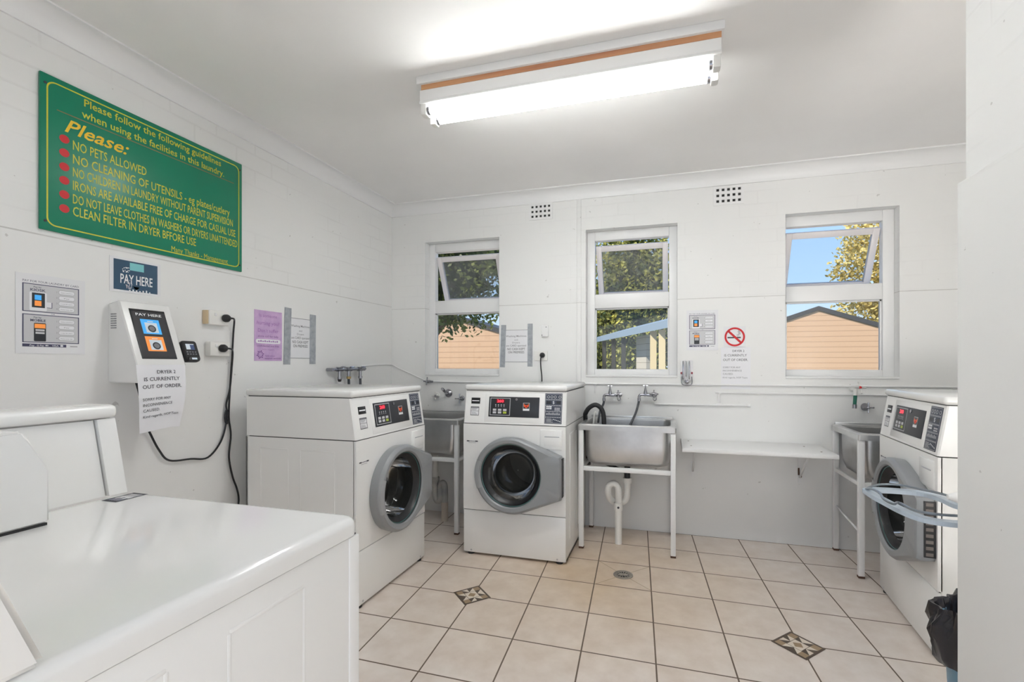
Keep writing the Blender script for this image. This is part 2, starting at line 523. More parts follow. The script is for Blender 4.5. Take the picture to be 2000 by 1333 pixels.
class MB:
    """collects shapes with material slots and links them as ONE mesh object"""

    def __init__(self):
        self.v = []
        self.f = []
        self.m = []
        self.s = []
        self.mats = []

    def mi(self, material):
        if material not in self.mats:
            self.mats.append(material)
        return self.mats.index(material)

    def add(self, vs, fs, material, smooth=False):
        o = len(self.v)
        k = self.mi(material)
        self.v += [tuple(p) for p in vs]
        for f in fs:
            self.f.append(tuple(i + o for i in f))
            self.m.append(k)
            self.s.append(smooth)
        return self

    def box(self, a, b, material, bevel=0.0, seg=2, rot=None, about=None):
        lo = [min(a[i], b[i]) for i in range(3)]
        hi = [max(a[i], b[i]) for i in range(3)]
        if bevel:
            bm = bmesh.new()
            bmesh.ops.create_cube(bm, size=1.0)
            for v in bm.verts:
                for i in range(3):
                    v.co[i] = (lo[i] + hi[i]) / 2 + v.co[i] * (hi[i] - lo[i])
            bmesh.ops.bevel(bm, geom=list(bm.edges), offset=min(bevel, 0.49 * min(hi[i] - lo[i] for i in range(3))), segments=seg, profile=0.5, affect='EDGES')
            bm.verts.index_update()
            vs = [v.co.copy() for v in bm.verts]
            fs = [[v.index for v in f.verts] for f in bm.faces]
            bm.free()
        else:
            vs = [Vector((x, y, z)) for x in (lo[0], hi[0]) for y in (lo[1], hi[1]) for z in (lo[2], hi[2])]
            fs = [(0, 1, 3, 2), (4, 6, 7, 5), (0, 4, 5, 1), (2, 3, 7, 6), (0, 2, 6, 4), (1, 5, 7, 3)]
        if rot is not None:
            c = Vector(about) if about is not None else Vector([(lo[i] + hi[i]) / 2 for i in range(3)])
            vs = [c + rot @ (v - c) for v in vs]
        return self.add(vs, fs, material, bool(bevel))

    def loops(self, rings, material, smooth=True, cap0=False, cap1=False, closed=True):
        n = len(rings[0])
        vs = [p for r in rings for p in r]
        fs = []
        for k in range(len(rings) - 1):
            for i in range(n if closed else n - 1):
                j = (i + 1) % n
                fs.append((k * n + i, k * n + j, (k + 1) * n + j, (k + 1) * n + i))
        if cap0:
            fs.append(tuple(range(n - 1, -1, -1)))
        if cap1:
            fs.append(tuple((len(rings) - 1) * n + i for i in range(n)))
        return self.add(vs, fs, material, smooth)

    def tube(self, pts, r, material, n=10, caps=True, rs=None, closed=False):
        pts = [Vector(p) for p in pts]
        rings = []
        up = None
        cnt = len(pts)
        for i, p in enumerate(pts):
            if closed:
                d = pts[(i + 1) % cnt] - pts[i - 1]
            else:
                d = pts[min(i + 1, cnt - 1)] - pts[max(i - 1, 0)]
            d.normalize()
            if up is None:
                up = Vector((0, 0, 1)) if abs(d.z) < 0.9 else Vector((1, 0, 0))
            a = d.cross(up)
            if a.length < 1e-6:
                a = d.orthogonal()
            a.normalize()
            bb = a.cross(d).normalized()
            up = bb
            rr = rs[i] if rs else r
            rings.append([p + a * math.cos(2 * PI * k / n) * rr + bb * math.sin(2 * PI * k / n) * rr for k in range(n)])
        if closed:
            rings.append(rings[0])
        return self.loops(rings, material, True, caps and not closed, caps and not closed)

    def cyl(self, p0, p1, r, material, n=20, r1=None, caps=True):
        return self.tube([p0, p1], r, material, n, caps, rs=[r, r if r1 is None else r1])

    def prism(self, poly, axis, a, b, material, smooth=False):
        """polygon in the two other axes, pushed along axis from a to b"""
        def P(q, t):
            if axis == 'x':
                return (t, q[0], q[1])
            if axis == 'y':
                return (q[0], t, q[1])
            return (q[0], q[1], t)
        n = len(poly)
        vs = [P(q, a) for q in poly] + [P(q, b) for q in poly]
        fs = [tuple(range(n - 1, -1, -1)), tuple(range(n, 2 * n))]
        fs += [(i, (i + 1) % n, n + (i + 1) % n, n + i) for i in range(n)]
        return self.add(vs, fs, material, smooth)

    def lathe(self, prof, centre, axis, material, n=28):
        """prof: (radius, offset along axis)"""
        c = Vector(centre)
        ax = Vector(axis).normalized()
        a = ax.orthogonal().normalized()
        b = ax.cross(a)
        rings = [[c + ax * t + (a * math.cos(2 * PI * k / n) + b * math.sin(2 * PI * k / n)) * max(r, 1e-5) for k in range(n)] for r, t in prof]
        return self.loops(rings, material, True, True, True)

    # flat print in the x-z plane of a sheet whose front looks along -y
    def rect(self, x0, z0, x1, z1, y, material):
        return self.add([(x0, y, z0), (x1, y, z0), (x1, y, z1), (x0, y, z1)], [(0, 1, 2, 3)], material)

    def frame(self, x0, z0, x1, z1, t, y, material):
        self.rect(x0, z0, x1, z0 + t, y, material)
        self.rect(x0, z1 - t, x1, z1, y, material)
        self.rect(x0, z0 + t, x0 + t, z1 - t, y, material)
        return self.rect(x1 - t, z0 + t, x1, z1 - t, y, material)

    def disc(self, x, z, r, y, material, n=24, r0=0.0):
        if r0:
            vs = [(x + math.cos(2 * PI * k / n) * q, y, z + math.sin(2 * PI * k / n) * q) for q in (r0, r) for k in range(n)]
            fs = [(k, n + k, n + (k + 1) % n, (k + 1) % n) for k in range(n)]
            fs = [tuple(reversed(f)) for f in fs]
            return self.add(vs, fs, material)
        return self.add([(x + math.cos(2 * PI * k / n) * r, y, z + math.sin(2 * PI * k / n) * r) for k in range(n)], [tuple(range(n))], material)

    def poly(self, pts, y, material):
        return self.add([(p[0], y, p[1]) for p in pts], [tuple(range(len(pts)))], material)

    def text(self, s, x, z, h, y, material, w=None, align='l', shear=0.0, offset=0.0, drop=0.0):
        vs, fs = text_geometry(s, shear, offset)
        k = h / CAP
        x0 = min(v.x for v in vs)
        x1 = max(v.x for v in vs)
        kx = (w / (x1 - x0)) if w else k
        wid = (x1 - x0) * kx
        ox = x - (wid if align == 'r' else wid / 2 if align == 'c' else 0)
        return self.add([(ox + (v.x - x0) * kx, y, z + v.y * k + drop * (v.x - x0) * kx) for v in vs], fs, material)

    def build(self, name, parent=None, angle=40):
        me = bpy.data.meshes.new(name)
        me.from_pydata(self.v, [], self.f)
        for m in self.mats:
            me.materials.append(m)
        me.polygons.foreach_set('material_index', self.m)
        me.polygons.foreach_set('use_smooth', self.s)
        me.update()
        bm = bmesh.new()
        bm.from_mesh(me)
        bmesh.ops.recalc_face_normals(bm, faces=list(bm.faces))
        lim = R(angle)
        for ed in bm.edges:
            if len(ed.link_faces) == 2 and ed.calc_face_angle(0) > lim:
                ed.smooth = False
        bm.to_mesh(me)
        bm.free()
        o = bpy.data.objects.new(name, me)
        COL.objects.link(o)
        if parent is not None:
            o.parent = parent
        return o


def tag(o, label, cat, group=None):
    o['label'] = label
    o['category'] = cat
    if group:
        o['group'] = group
    return o


def thing(name, label, cat, loc=(0, 0, 0), rz=0.0, group=None):
    o = bpy.data.objects.new(name, None)
    o.empty_display_size = 0.1
    COL.objects.link(o)
    o.location = loc
    o.rotation_euler = (0, 0, rz)
    return tag(o, label, cat, group)


def structure(o):
    o['kind'] = 'structure'
    return o


def dup(root, loc, rz, label):
    r = root.copy()
    COL.objects.link(r)
    r.location = loc
    r.rotation_euler = (0, 0, rz)
    r['label'] = label
    for ch in list(root.children):
        c = ch.copy()
        COL.objects.link(c)
        c.parent = r
        for g in list(ch.children):
            d = g.copy()
            COL.objects.link(d)
            d.parent = c
    return r


def smooth_path(pts, k=6):
    """Catmull-Rom through the points"""
    P = [Vector(p) for p in pts]
    out = []
    for i in range(len(P) - 1):
        p0 = P[max(i - 1, 0)]
        p1, p2 = P[i], P[i + 1]
        p3 = P[min(i + 2, len(P) - 1)]
        for j in range(k):
            t = j / k
            out.append(0.5 * ((2 * p1) + (p2 - p0) * t + (2 * p0 - 5 * p1 + 4 * p2 - p3) * t * t + (3 * p1 - p0 - 3 * p2 + p3) * t ** 3))
    out.append(P[-1])
    return out


def rounded_rect(x0, x1, y0, y1, r, n=5):
    pts = []
    for cx, cy, a0 in ((x1 - r, y1 - r, 0), (x0 + r, y1 - r, 90), (x0 + r, y0 + r, 180), (x1 - r, y0 + r, 270)):
        for k in range(n + 1):
            a = R(a0 + 90 * k / n)
            pts.append((cx + r * math.cos(a), cy + r * math.sin(a)))
    return pts


# ------------------------------------------------------------------ the room
XL, YB, HC = -2.338, 3.61, 2.625
XR, YF = 1.95, -1.0
b = MB()
b.box((XL - 0.2, YF - 0.2, -0.12), (XR + 0.2, YB + 0.12, 0.0), M_FLOOR)
structure(b.build('floor'))
b = MB()
b.box((XL - 0.2, YF - 0.2, HC), (XR + 0.2, YB + 0.25, HC + 0.1), M_CEIL)
structure(b.build('ceiling'))
b = MB()
b.box((XL - 0.12, YF - 0.12, 0), (XL, YB + 0.12, HC), M_WALL_L)
structure(b.build('wall_left'))
b = MB()
b.box((XR, YF - 0.12, 0), (XR + 0.12, YB + 0.12, HC), M_WALL_N)
structure(b.build('wall_right'))
# doorway wall behind the photographer
b = MB()
b.box((XL, YF - 0.12, 0), (-0.9, YF, HC), M_WALL_B)
b.box((0.7, YF - 0.12, 0), (XR, YF, HC), M_WALL_B)
b.box((-0.9, YF - 0.12, 2.2), (0.7, YF, HC), M_WALL_B)
structure(b.build('wall_front'))

# back wall with three window openings
WINS = [(-2.013, -1.336), (-0.620, 0.062), (0.782, 1.459)]
WZ0, WZ1 = 1.155, 2.295
WT = 0.14
b = MB()
xs = [XL] + [q for w in WINS for q in w] + [XR]
for i in range(0, len(xs), 2):
    b.box((xs[i], YB, 0), (xs[i + 1], YB + WT, HC), M_WALL_B)
for w in WINS:
    b.box((w[0], YB, 0), (w[1], YB + WT, WZ0), M_WALL_B)
    b.box((w[0], YB, WZ1), (w[1], YB + WT, HC), M_WALL_B)
structure(b.build('wall_back'))

# nib wall at the right, thicker below its ledge
b = MB()
b.box((0.792, YF, 0), (0.93, 1.572, HC), M_WALL_N)
b.box((0.772, YF, 0), (0.80, 1.572, 1.752), M_WALL_N, 0.002)
structure(b.build('wall_partition'))


# coving
def coving(name, p0, p1, out):
    b = MB()
    prof = []
    d = 0.09
    for k in range(9):
        a = R(90 * k / 8)
        prof.append((d - d * math.sin(a) + 0.002, HC - d + d * (1 - math.cos(a)) - 0.0005))
    prof = [(0.0, HC - d - 0.006), (0.008, HC - d - 0.006)] + [(max(q, 0.008), z) for q, z in reversed(prof)] + [(0.0, HC)]
    # concave face: far from the wall at the ceiling, close to it at the bottom
    prof = [(0.0, HC - d), (0.010, HC - d)]
    for k in range(9):
        a = R(90 * k / 8)
        prof.append((0.010 + (d - 0.018) * (1 - math.cos(a)), HC - d + (d - 0.008) * math.sin(a)))
    prof += [(d, HC - 0.008), (d, HC), (0.0, HC)]
    rings = []
    for p in (p0, p1):
        rings.append([(p[0] + out[0] * q, p[1] + out[1] * q, z) for q, z in prof])
    b.loops(rings, M_TRIM, True, True, True)
    return structure(b.build(name, angle=30))


coving('trim_1', (XL, YF, 0), (XL, YB, 0), (1, 0))
coving('trim_2', (XL, YB, 0), (XR, YB, 0), (0, -1))

# chase: a painted vertical strip on the back wall between the first and second window
b = MB()
b.box((-0.690, YB - 0.012, 0), (-0.655, YB, HC - 0.09), M_WALL_B, 0.004)
structure(b.build('trim_3'))


# ------------------------------------------------------------------ windows
def window(idx, x0, x1, open_deg, dirty, jl=0.060, jr=0.060):
    b = MB()
    yf, yk = YB + 0.072, YB + 0.132
    # jambs, head, transom, sill rail of the upper light and the lower light
    b.box((x0, yf, WZ0), (x0 + jl, yk, WZ1), M_WFRAME, 0.004)
    b.box((x1 - jr, yf, WZ0), (x1, yk, WZ1), M_WFRAME, 0.004)
    b.box((x0 + jl, yf, 2.222), (x1 - jr, yk, WZ1), M_WFRAME, 0.004)
    b.box((x0 + jl, yf, 1.690), (x1 - jr, yk, 1.800), M_WFRAME, 0.004)
    b.box((x0 + jl, yf, WZ0), (x1 - jr, yk, 1.212), M_WFRAME, 0.004)
    # stop bead lines round the lower light
    b.box((x0 + jl, yf + 0.02, 1.212), (x0 + jl + 0.010, yf + 0.04, 1.690), M_WFRAME)
    b.box((x1 - jr - 0.010, yf + 0.02, 1.212), (x1 - jr, yf + 0.04, 1.690), M_WFRAME)
    b.box((x0 + jl, yf + 0.02, 1.680), (x1 - jr, yf + 0.04, 1.690), M_WFRAME)
    root = structure(b.build('window_%d' % idx))
    b = MB()
    b.box((x0 + 0.001, YB - 0.006, WZ0 - 0.004), (x1 - 0.001, yf + 0.002, WZ0 + 0.012), M_WFRAME, 0.004)
    b.build('window_sill', root)
    b = MB()
    b.box((x0 + jl + 0.004, yf + 0.026, 1.206), (x1 - jr - 0.004, yf + 0.030, 1.688), M_GLASS)
    b.build('pane', root)
    # awning sash, hung at its head and pushed out at the bottom
    piv = Vector(((x0 + jl + x1 - jr) / 2, yf + 0.03, 2.185))
    w2 = (x1 - jr - x0 - jl) / 2 - 0.006
    h = 0.425
    s = 0.042
    rot = Matrix.Rotation(R(open_deg), 3, 'X')

    def place(o):
        o.parent = root
        for v in o.data.vertices:
            v.co = piv + rot @ v.co
        return o
    b = MB()
    b.box((-w2, -0.018, -h), (-w2 + s, 0.018, 0), M_SASH, 0.003)
    b.box((w2 - s, -0.018, -h), (w2, 0.018, 0), M_SASH, 0.003)
    b.box((-w2 + s, -0.018, -s), (w2 - s, 0.018, 0), M_SASH, 0.003)
    b.box((-w2 + s, -0.018, -h), (w2 - s, 0.018, -h + s + 0.006), M_SASH, 0.003)
    sash = place(b.build('awning_sash'))
    b = MB()
    b.box((-w2 + s - 0.003, -0.003, -h + s), (w2 - s + 0.003, 0.003, -s + 0.002), M_GLASSDIRTY if dirty else M_GLASS)
    p = place(b.build('sash_pane'))
    p.parent = sash
    b = MB()
    b.box((-0.035, -0.034, -h + 0.012), (0.035, -0.018, -h + 0.030), M_SASH, 0.005)
    b.box((-0.010, -0.046, -h + 0.014), (0.020, -0.030, -h + 0.028), M_SASH, 0.005)
    p = place(b.build('sash_latch'))
    p.parent = sash
    return root


window(1, *WINS[0], 24, True, 0.058, 0.022)
window(2, *WINS[1], 24, True)
window(3, *WINS[2], 27, False, 0.018, 0.068)


# ------------------------------------------------------------------ air vents
def vent(x0, x1, z0, z1, label):
    b = MB()
    y0, y1 = YB - 0.006, YB
    nx, nz = 5, 3
    hx = (x1 - x0) * 0.052
    cx = [x0 + (x1 - x0) * (0.10 + 0.80 * i / (nx - 1)) for i in range(nx)]
    cz = [z0 + (z1 - z0) * (0.14 + 0.72 * i / (nz - 1)) for i in range(nz)]
    # bars between the square holes
    edges_x = [x0 - 0.012] + [q for c in cx for q in (c - hx, c + hx)] + [x1 + 0.012]
    for i in range(0, len(edges_x), 2):
        b.box((edges_x[i], y0, z0 - 0.012), (edges_x[i + 1], y1, z1 + 0.012), M_TRIM)
    edges_z = [z0 - 0.012] + [q for c in cz for q in (c - hx, c + hx)] + [z1 + 0.012]
    for c in cx:
        for i in range(0, len(edges_z), 2):
            b.box((c - hx, y0, edges_z[i]), (c + hx, y1, edges_z[i + 1]), M_TRIM)
    o = tag(b.build('air_vent'), label, 'vent', 'square-holed air vents below the ceiling')
    b = MB()
    b.box((x0 - 0.005, YB - 0.001, z0 - 0.005), (x1 + 0.005, YB - 0.0002, z1 + 0.005), M_GAP)
    b.build('dark_backing', o)
    return o


vent(-1.068, -0.896, 2.418, 2.524, 'white air vent brick below the coving between the left and middle windows')
vent(0.322, 0.503, 2.408, 2.520, 'white air vent brick below the coving between the middle and right windows')

# ------------------------------------------------------------------ ceiling lamp
LX0, LX1 = -1.16, 0.216
lamp = thing('fluorescent_lamp', 'long twin-tube fluorescent batten lamp on a timber backing under the ceiling', 'lamp', ((LX0 + LX1) / 2, 2.08, HC - 0.16))
hl = (LX1 - LX0) / 2
b = MB()
b.box((-hl, -0.085, 0.122), (hl, 0.085, 0.160), M_TRIM, 0.004)
b.build('mounting_board', lamp)
b = MB()
b.box((-hl + 0.02, -0.072, 0.098), (hl - 0.012, 0.072, 0.122), M_WOOD)
b.build('timber_strip', lamp)
b = MB()
b.prism([(-0.070, 0.098), (0.070, 0.098), (0.070, 0.050), (0.077, 0.0345), (0.074, 0.031), (0.050, 0.034), (-0.050, 0.034), (-0.074, 0.031), (-0.077, 0.0345), (-0.070, 0.050)], 'x', -hl + 0.012, hl - 0.012, M_ENAMEL)  # side lips added to shield the ceiling from the tubes
b.build('lamp_body', lamp)
b = MB()
b.box((-hl + 0.06, 0.026, 0.0325), (hl - 0.06, 0.052, 0.0338), M_GAP)  # dark strip added to draw the line between the tubes
b.build('tube_gap_line', lamp)
for yy in (-0.047, 0.047):
    b = MB()
    b.cyl((-hl + 0.045, yy, 0.008), (hl - 0.045, yy, 0.008), 0.0180, M_TUBE, 18)
    b.build('lamp_tube', lamp)
    for sx in (-1, 1):
        b = MB()
        b.box((sx * (hl - 0.045), yy - 0.022, -0.018), (sx * (hl - 0.014), yy + 0.022, 0.048), M_OUTLET, 0.006)
        b.cyl((sx * (hl - 0.058), yy, 0.008), (sx * (hl - 0.045), yy, 0.008), 0.0205, M_CHROME, 16)
        b.build('lamp_holder', lamp)

# ------------------------------------------------------------------ floor inserts and drain
def mosaic(cx, cy, label):
    o = None
    b = MB()
    S = 0.110
    # half-diagonals along the tile axes
    ax = Vector((S, 0.0, 0))
    ay = Vector((-0.006, S, 0))
    c = Vector((cx, cy, 0.0012))

    def P(u, v, dz=0.0):
        # u, v in [-1, 1] along the sides of the diamond
        return c + (ax + ay) * (0.5 * u) + (ax * -1 + ay) * (0.5 * v) + Vector((0, 0, dz))
    b.add([P(-1, -1), P(1, -1), P(1, 1), P(-1, 1)], [(0, 1, 2, 3)], M_BROWNTILE)
    n = 4
    st = 1.72 / n
    cols = [M_CREAM, M_TAN, M_BROWNTILE]
    for i in range(n):
        for j in range(n):
            u0 = -0.86 + i * st
            v0 = -0.86 + j * st
            if i in (1, 2) and j in (1, 2):
                continue
            q = [P(u0, v0, .0004), P(u0 + st, v0, .0004), P(u0 + st, v0 + st, .0004), P(u0, v0 + st, .0004)]
            edge = i in (0, 3) and j in (0, 3)
            a, d = (M_TAN, M_BROWNTILE) if edge else (M_CREAM, M_BROWNTILE)
            if (i + j) % 2:
                b.add([q[0], q[1], q[2]], [(0, 1, 2)], a)
                b.add([q[0], q[2], q[3]], [(0, 1, 2)], d if not edge else M_TAN)
            else:
                b.add([q[0], q[1], q[3]], [(0, 1, 2)], d if not edge else M_TAN)
                b.add([q[1], q[2], q[3]], [(0, 1, 2)], a)
    k = 0.40
    b.add([P(-k, -k, .0004), P(k, -k, .0004), P(k, k, .0004), P(-k, k, .0004)], [(0, 1, 2, 3)], M_CREAM)
    k = 0.30
    b.add([P(-k, 0, .0008), P(0, -k, .0008), P(k, 0, .0008), P(0, k, .0008)], [(0, 1, 2, 3)], M_TAN)
    return tag(b.build('mosaic_tile'), label, 'floor tile', 'patterned diamond inserts in the floor')


mosaic(-1.024, 2.345, 'small diamond mosaic insert in the floor in front of the middle washing machine')
mosaic(0.553, 2.320, 'small diamond mosaic insert in the floor toward the right-hand washing machine')

drain = thing('floor_drain', 'round metal floor drain grate in the tiles in front of the sink', 'drain', (-0.26, 2.812, 0.0))
b = MB()
b.lathe([(0.058, 0.0), (0.058, 0.003), (0.050, 0.004), (0.050, 0.002), (0.044, 0.002), (0.044, 0.004), (0.038, 0.004), (0.037, 0.001)], (0, 0, 0.0008), (0, 0, 1), M_DRAINMETAL, 32)
b.build('drain_ring', drain)
b = MB()
b.lathe([(0.036, 0), (0.036, 0.0015), (0.0, 0.0015)], (0, 0, 0.0012), (0, 0, 1), M_GAP, 24)
for k in range(12):
    a = 2 * PI * k / 12
    b.cyl((0.008 * math.cos(a), 0.008 * math.sin(a), 0.0035), (0.037 * math.cos(a), 0.037 * math.sin(a), 0.0035), 0.0024, M_DRAINMETAL, 6)
b.lathe([(0.010, 0), (0.010, 0.0015), (0.0, 0.0015)], (0, 0, 0.0035), (0, 0, 1), M_DRAINMETAL, 12)
b.build('drain_grate', drain)
for q in ((-0.141, -0.158), (0.175, -0.160), (-0.167, 0.160), (0.147, 0.158)):
    b = MB()
    d = Vector((q[0], q[1], 0)).normalized()
    nrm = Vector((-d.y, d.x, 0)) * 0.0017
    p0 = d * 0.060
    p1 = Vector((q[0], q[1], 0))
    z = Vector((0, 0, 0.0006))
    b.add([p0 - nrm + z, p1 - nrm + z, p1 + nrm + z, p0 + nrm + z], [(0, 1, 2, 3)], M_TAN)
    b.build('grout_cut', drain)


# ------------------------------------------------------------------ washing machines
def hull_radius(theta, Rr, ex, ez):
    """distance from the centre to the outline: a circle stretched to a flat edge at the right"""
    c, s = math.cos(theta), math.sin(theta)
    best = Rr
    # support segments: tangents from the circle to the corner (ex, +-ez), and the edge x = ex
    for sg in (1, -1):
        cx, cz = ex, sg * ez
        d = math.hypot(cx, cz)
        a = math.atan2(cz, cx)
        t = math.acos(min(1, Rr / d))
        ta = a + sg * t
        tx, tz = Rr * math.cos(ta), Rr * math.sin(ta)
        # intersect the ray with segment (tx,tz)-(cx,cz)
        dx, dz = cx - tx, cz - tz
        den = c * dz - s * dx
        if abs(den) > 1e-9:
            rr = (tx * dz - tz * dx) / den
            u = (tx * s - tz * c) / den if abs(den) > 1e-9 else -1
            u = ((rr * c - tx) * dx + (rr * s - tz) * dz) / (dx * dx + dz * dz)
            if rr > 0 and -1e-6 <= u <= 1 + 1e-6:
                best = max(best, rr)
    if c > 0:
        rr = ex / c
        if abs(rr * s) <= ez + 1e-6:
            best = max(best, rr)
    return best


def make_washer(label, loc, rz):
    W, D, Hh = 0.345, 0.700, 1.115
    zs, zl = 0.862, 0.295           # seams
    root = thing('washing_machine', label, 'washing machine', loc, rz, 'white front-loading washing machines')
    # cabinet: sides and back, open at the front
    b = MB()
    b.box((-W, 0.012, 0.014), (-W + 0.012, D, zs - 0.003), M_ENAMEL)
    b.box((W - 0.012, 0.012, 0.014), (W, D, zs - 0.003), M_ENAMEL)
    b.box((-W, D - 0.012, 0.014), (W, D, zs - 0.003), M_ENAMEL)
    b.box((-W, 0.012, 0.014), (W, D, 0.03), M_ENAMEL)
    for sx in (-1, 1):       # pressed panel lines on the sides
        x = sx * W
        for yy0, yy1 in ((0.13, 0.34), (0.42, 0.60)):
            for yy in (yy0, yy1):
                b.box((x - 0.002, yy - 0.003, 0.12), (x + 0.0025, yy + 0.003, 0.80), M_ENAMEL, 0.002)
            b.box((x - 0.002, yy0, 0.797), (x + 0.0025, yy1, 0.803), M_ENAMEL, 0.002)
    b.build('cabinet', root)
    # front panel with a round porthole
    b = MB()
    cz = 0.550
    n = 64
    outer, inner, deep = [], [], []
    for k in range(n):
        a = 2 * PI * (k + 0.5) / n
        c, s = math.cos(a), math.sin(a)
        t = min(W / abs(c) if abs(c) > 1e-9 else 9, ((zs - 0.003 - cz) if s > 0 else (cz - zl - 0.002)) / abs(s) if abs(s) > 1e-9 else 9)
        outer.append((t * c, 0.0, cz + t * s))
        inner.append((0.205 * c, 0.0, cz + 0.205 * s))
        deep.append((0.200 * c, 0.06, cz + 0.200 * s))
    # true corners
    for cx_, cz_ in ((W, zs - 0.003), (-W, zs - 0.003), (W, zl + 0.002), (-W, zl + 0.002)):
        k = min(range(n), key=lambda i: (outer[i][0] - cx_) ** 2 + (outer[i][2] - cz_) ** 2)
        outer[k] = (cx_, 0.0, cz_)
    edge = [(p[0], 0.016, p[2]) for p in outer]
    b.loops([edge, outer, inner], M_ENAMEL, False)
    b.loops([inner, deep], M_DOORDARK, True)
    b.build('front_panel', root)
    b = MB()
    b.box((-W, 0.0, 0.014), (W, 0.02, zl - 0.002), M_ENAMEL, 0.006)
    for sx in (-1, 1):
        b.cyl((sx * (W - 0.055), -0.0015, 0.030), (sx * (W - 0.055), 0.003, 0.030), 0.006, M_GREYLINE, 10)
    b.build('lower_panel', root)
    b = MB()
    b.box((-W + 0.004, 0.006, zl - 0.004), (W - 0.004, 0.03, zl + 0.004), M_GAP)
    b.build('lower_seam', root)
    b = MB()
    b.box((-W + 0.004, 0.008, zs - 0.006), (W - 0.004, D - 0.02, zs + 0.003), M_GAP)
    b.build('upper_seam', root)
    # sloping control housing
    lean = 0.034
    zt = 1.076
    b = MB()
    prof = [(0.0, zs + 0.002), (lean, zt), (D, zt), (D, zs + 0.002)]
    bm_r = []
    for x in (-W + 0.004, W - 0.004):
        bm_r.append([(x, q[0], q[1]) for q in prof])
    xs_ = [-W, -W + 0.006, W - 0.006, W]
    rings = []
    for x, ins in ((-W, 0.006), (-W + 0.006, 0.0), (W - 0.006, 0.0), (W, 0.006)):
        rings.append([(x, q[0] + (ins if q[0] < 0.2 else -ins), q[1]) for q in prof])
    b.loops(rings, M_ENAMEL, False, True, True)
    housing = b.build('control_housing', root)
    b = MB()
    b.box((-W - 0.003, lean - 0.012, zt + 0.003), (W + 0.003, D + 0.004, Hh), M_ENAMEL2, 0.014, 3)
    b.build('top_cover', root)
    b = MB()
    b.box((-W + 0.008, lean + 0.002, zt - 0.002), (W - 0.008, D - 0.01, zt + 0.006), M_GAP)
    b.build('top_seam', root)

    # things printed or set on the sloping panel: local frame on the slope
    ang = math.atan2(lean, zt - zs - 0.002)
    rot = Matrix.Rotation(-ang, 3, 'X')

    def on_slope(o):
        # x stays, local z measured up the slope from the seam, y out of the face
        for v in o.data.vertices:
            p = Vector((0, v.co.y, (v.co.z - zs) / math.cos(ang)))
            p = Matrix.Rotation(-ang, 3, 'X') @ p
            v.co = Vector((v.co.x, p.y, zs + p.z))
        return o
    b = MB()
    b.box((-0.2, -0.0015, 0.875), (0.2, 0.002, 1.064), M_ENAMEL, 0.003)
    b.box((-0.172, -0.004, 0.909), (0.170, 0.0, 1.038), M_CHARCOAL, 0.002)
    y = -0.0046
    b.frame(-0.162, 0.918, -0.024, 1.030, 0.004, y, M_GREYLINE)
    b.rect(-0.124, 0.998, -0.062, 1.024, y, M_LEDBACK)
    b.text('260', -0.093, 1.002, 0.017, y - 0.0005, M_LED, 0.046, 'c', offset=0.02)
    for k in range(4):
        b.disc(-0.124 + 0.019 * k, 0.985, 0.0042, y, M_GREYLINE, 10)
        b.rect(-0.126 + 0.019 * k, 0.972, -0.121 + 0.019 * k, 0.978, y, M_GREYLINE)
    for k in range(3):
        for r_ in range(2):
            b.rect(-0.142 + 0.035 * k, 0.930 + 0.017 * r_, -0.118 + 0.035 * k, 0.943 + 0.017 * r_, y, M_KEYGREEN if k == 2 and r_ == 0 else M_PANELGREY)
    b.cyl((0.018, 0.0, 1.022), (0.018, -0.008, 1.022), 0.0085, M_CHROME, 14)
    # orange badge with a pale strip beneath it
    b.rect(0.062, 0.952, 0.106, 1.002, y, M_GREYLINE)
    b.rect(0.065, 0.966, 0.103, 0.999, y - 0.0003, M_CHARCOAL)
    b.poly([(0.084, 0.967), (0.101, 0.980), (0.102, 0.998), (0.091, 0.988), (0.077, 0.988), (0.066, 0.998), (0.067, 0.980)], y - 0.0006, M_ORANGE)
    b.disc(0.084, 0.979, 0.006, y - 0.0009, M_RED, 12)
    b.rect(0.063, 0.953, 0.105, 0.963, y - 0.0003, M_WHITEINK)
    on_slope(b.build('control_panel', root))
    b = MB()
    b.box((0.206, -0.002, 0.876), (0.318, 0.002, 1.066), M_DECAL, 0.002)
    y = -0.0026
    b.frame(0.210, 0.880, 0.314, 1.062, 0.002, y, M_GREYLINE)
    for k in range(1, 5):
        z = 0.880 + 0.182 * k / 5
        b.rect(0.212, z - 0.003, 0.312, z + 0.003, y, M_GREYLINE)
        for q in range(9):
            b.rect(0.216 + 0.011 * q, z - 0.002, 0.222 + 0.011 * q, z + 0.002, y - 0.0003, M_DECAL)
    rr = random.Random(4)
    for k in range(4):
        b.disc(0.228 + 0.022 * k + (0.008 if k == 3 else 0), 1.043, 0.009, y, M_GREYLINE, 14, 0.006)
    b.text('$', 0.262, 1.000, 0.018, y, M_WHITEINK, None, 'c')
    b.rect(0.216, 1.000, 0.246, 1.016, y, M_CHARCOAL)
    b.rect(0.280, 1.000, 0.308, 1.016, y, M_CHARCOAL)
    for k in range(3):
        for r_ in range(2):
            b.rect(0.216 + 0.012 * k, 0.966 + 0.011 * r_, 0.226 + 0.012 * k, 0.974 + 0.011 * r_, y, M_WHITEINK)
            b.rect(0.270 + 0.012 * k, 0.960 + 0.010 * r_, 0.279 + 0.012 * k, 0.966 + 0.010 * r_, y, M_PANELGREY)
    for k in range(7):
        b.rect(0.218 + 0.013 * k, 0.930, 0.226 + 0.013 * k, 0.942 + 0.003 * (k % 2), y, M_GREYLINE)
    for k in range(4):
        b.rect(0.218, 0.904 - 0.006 * k, 0.250 + 0.012 * (k % 2), 0.907 - 0.006 * k, y, M_GREYLINE)
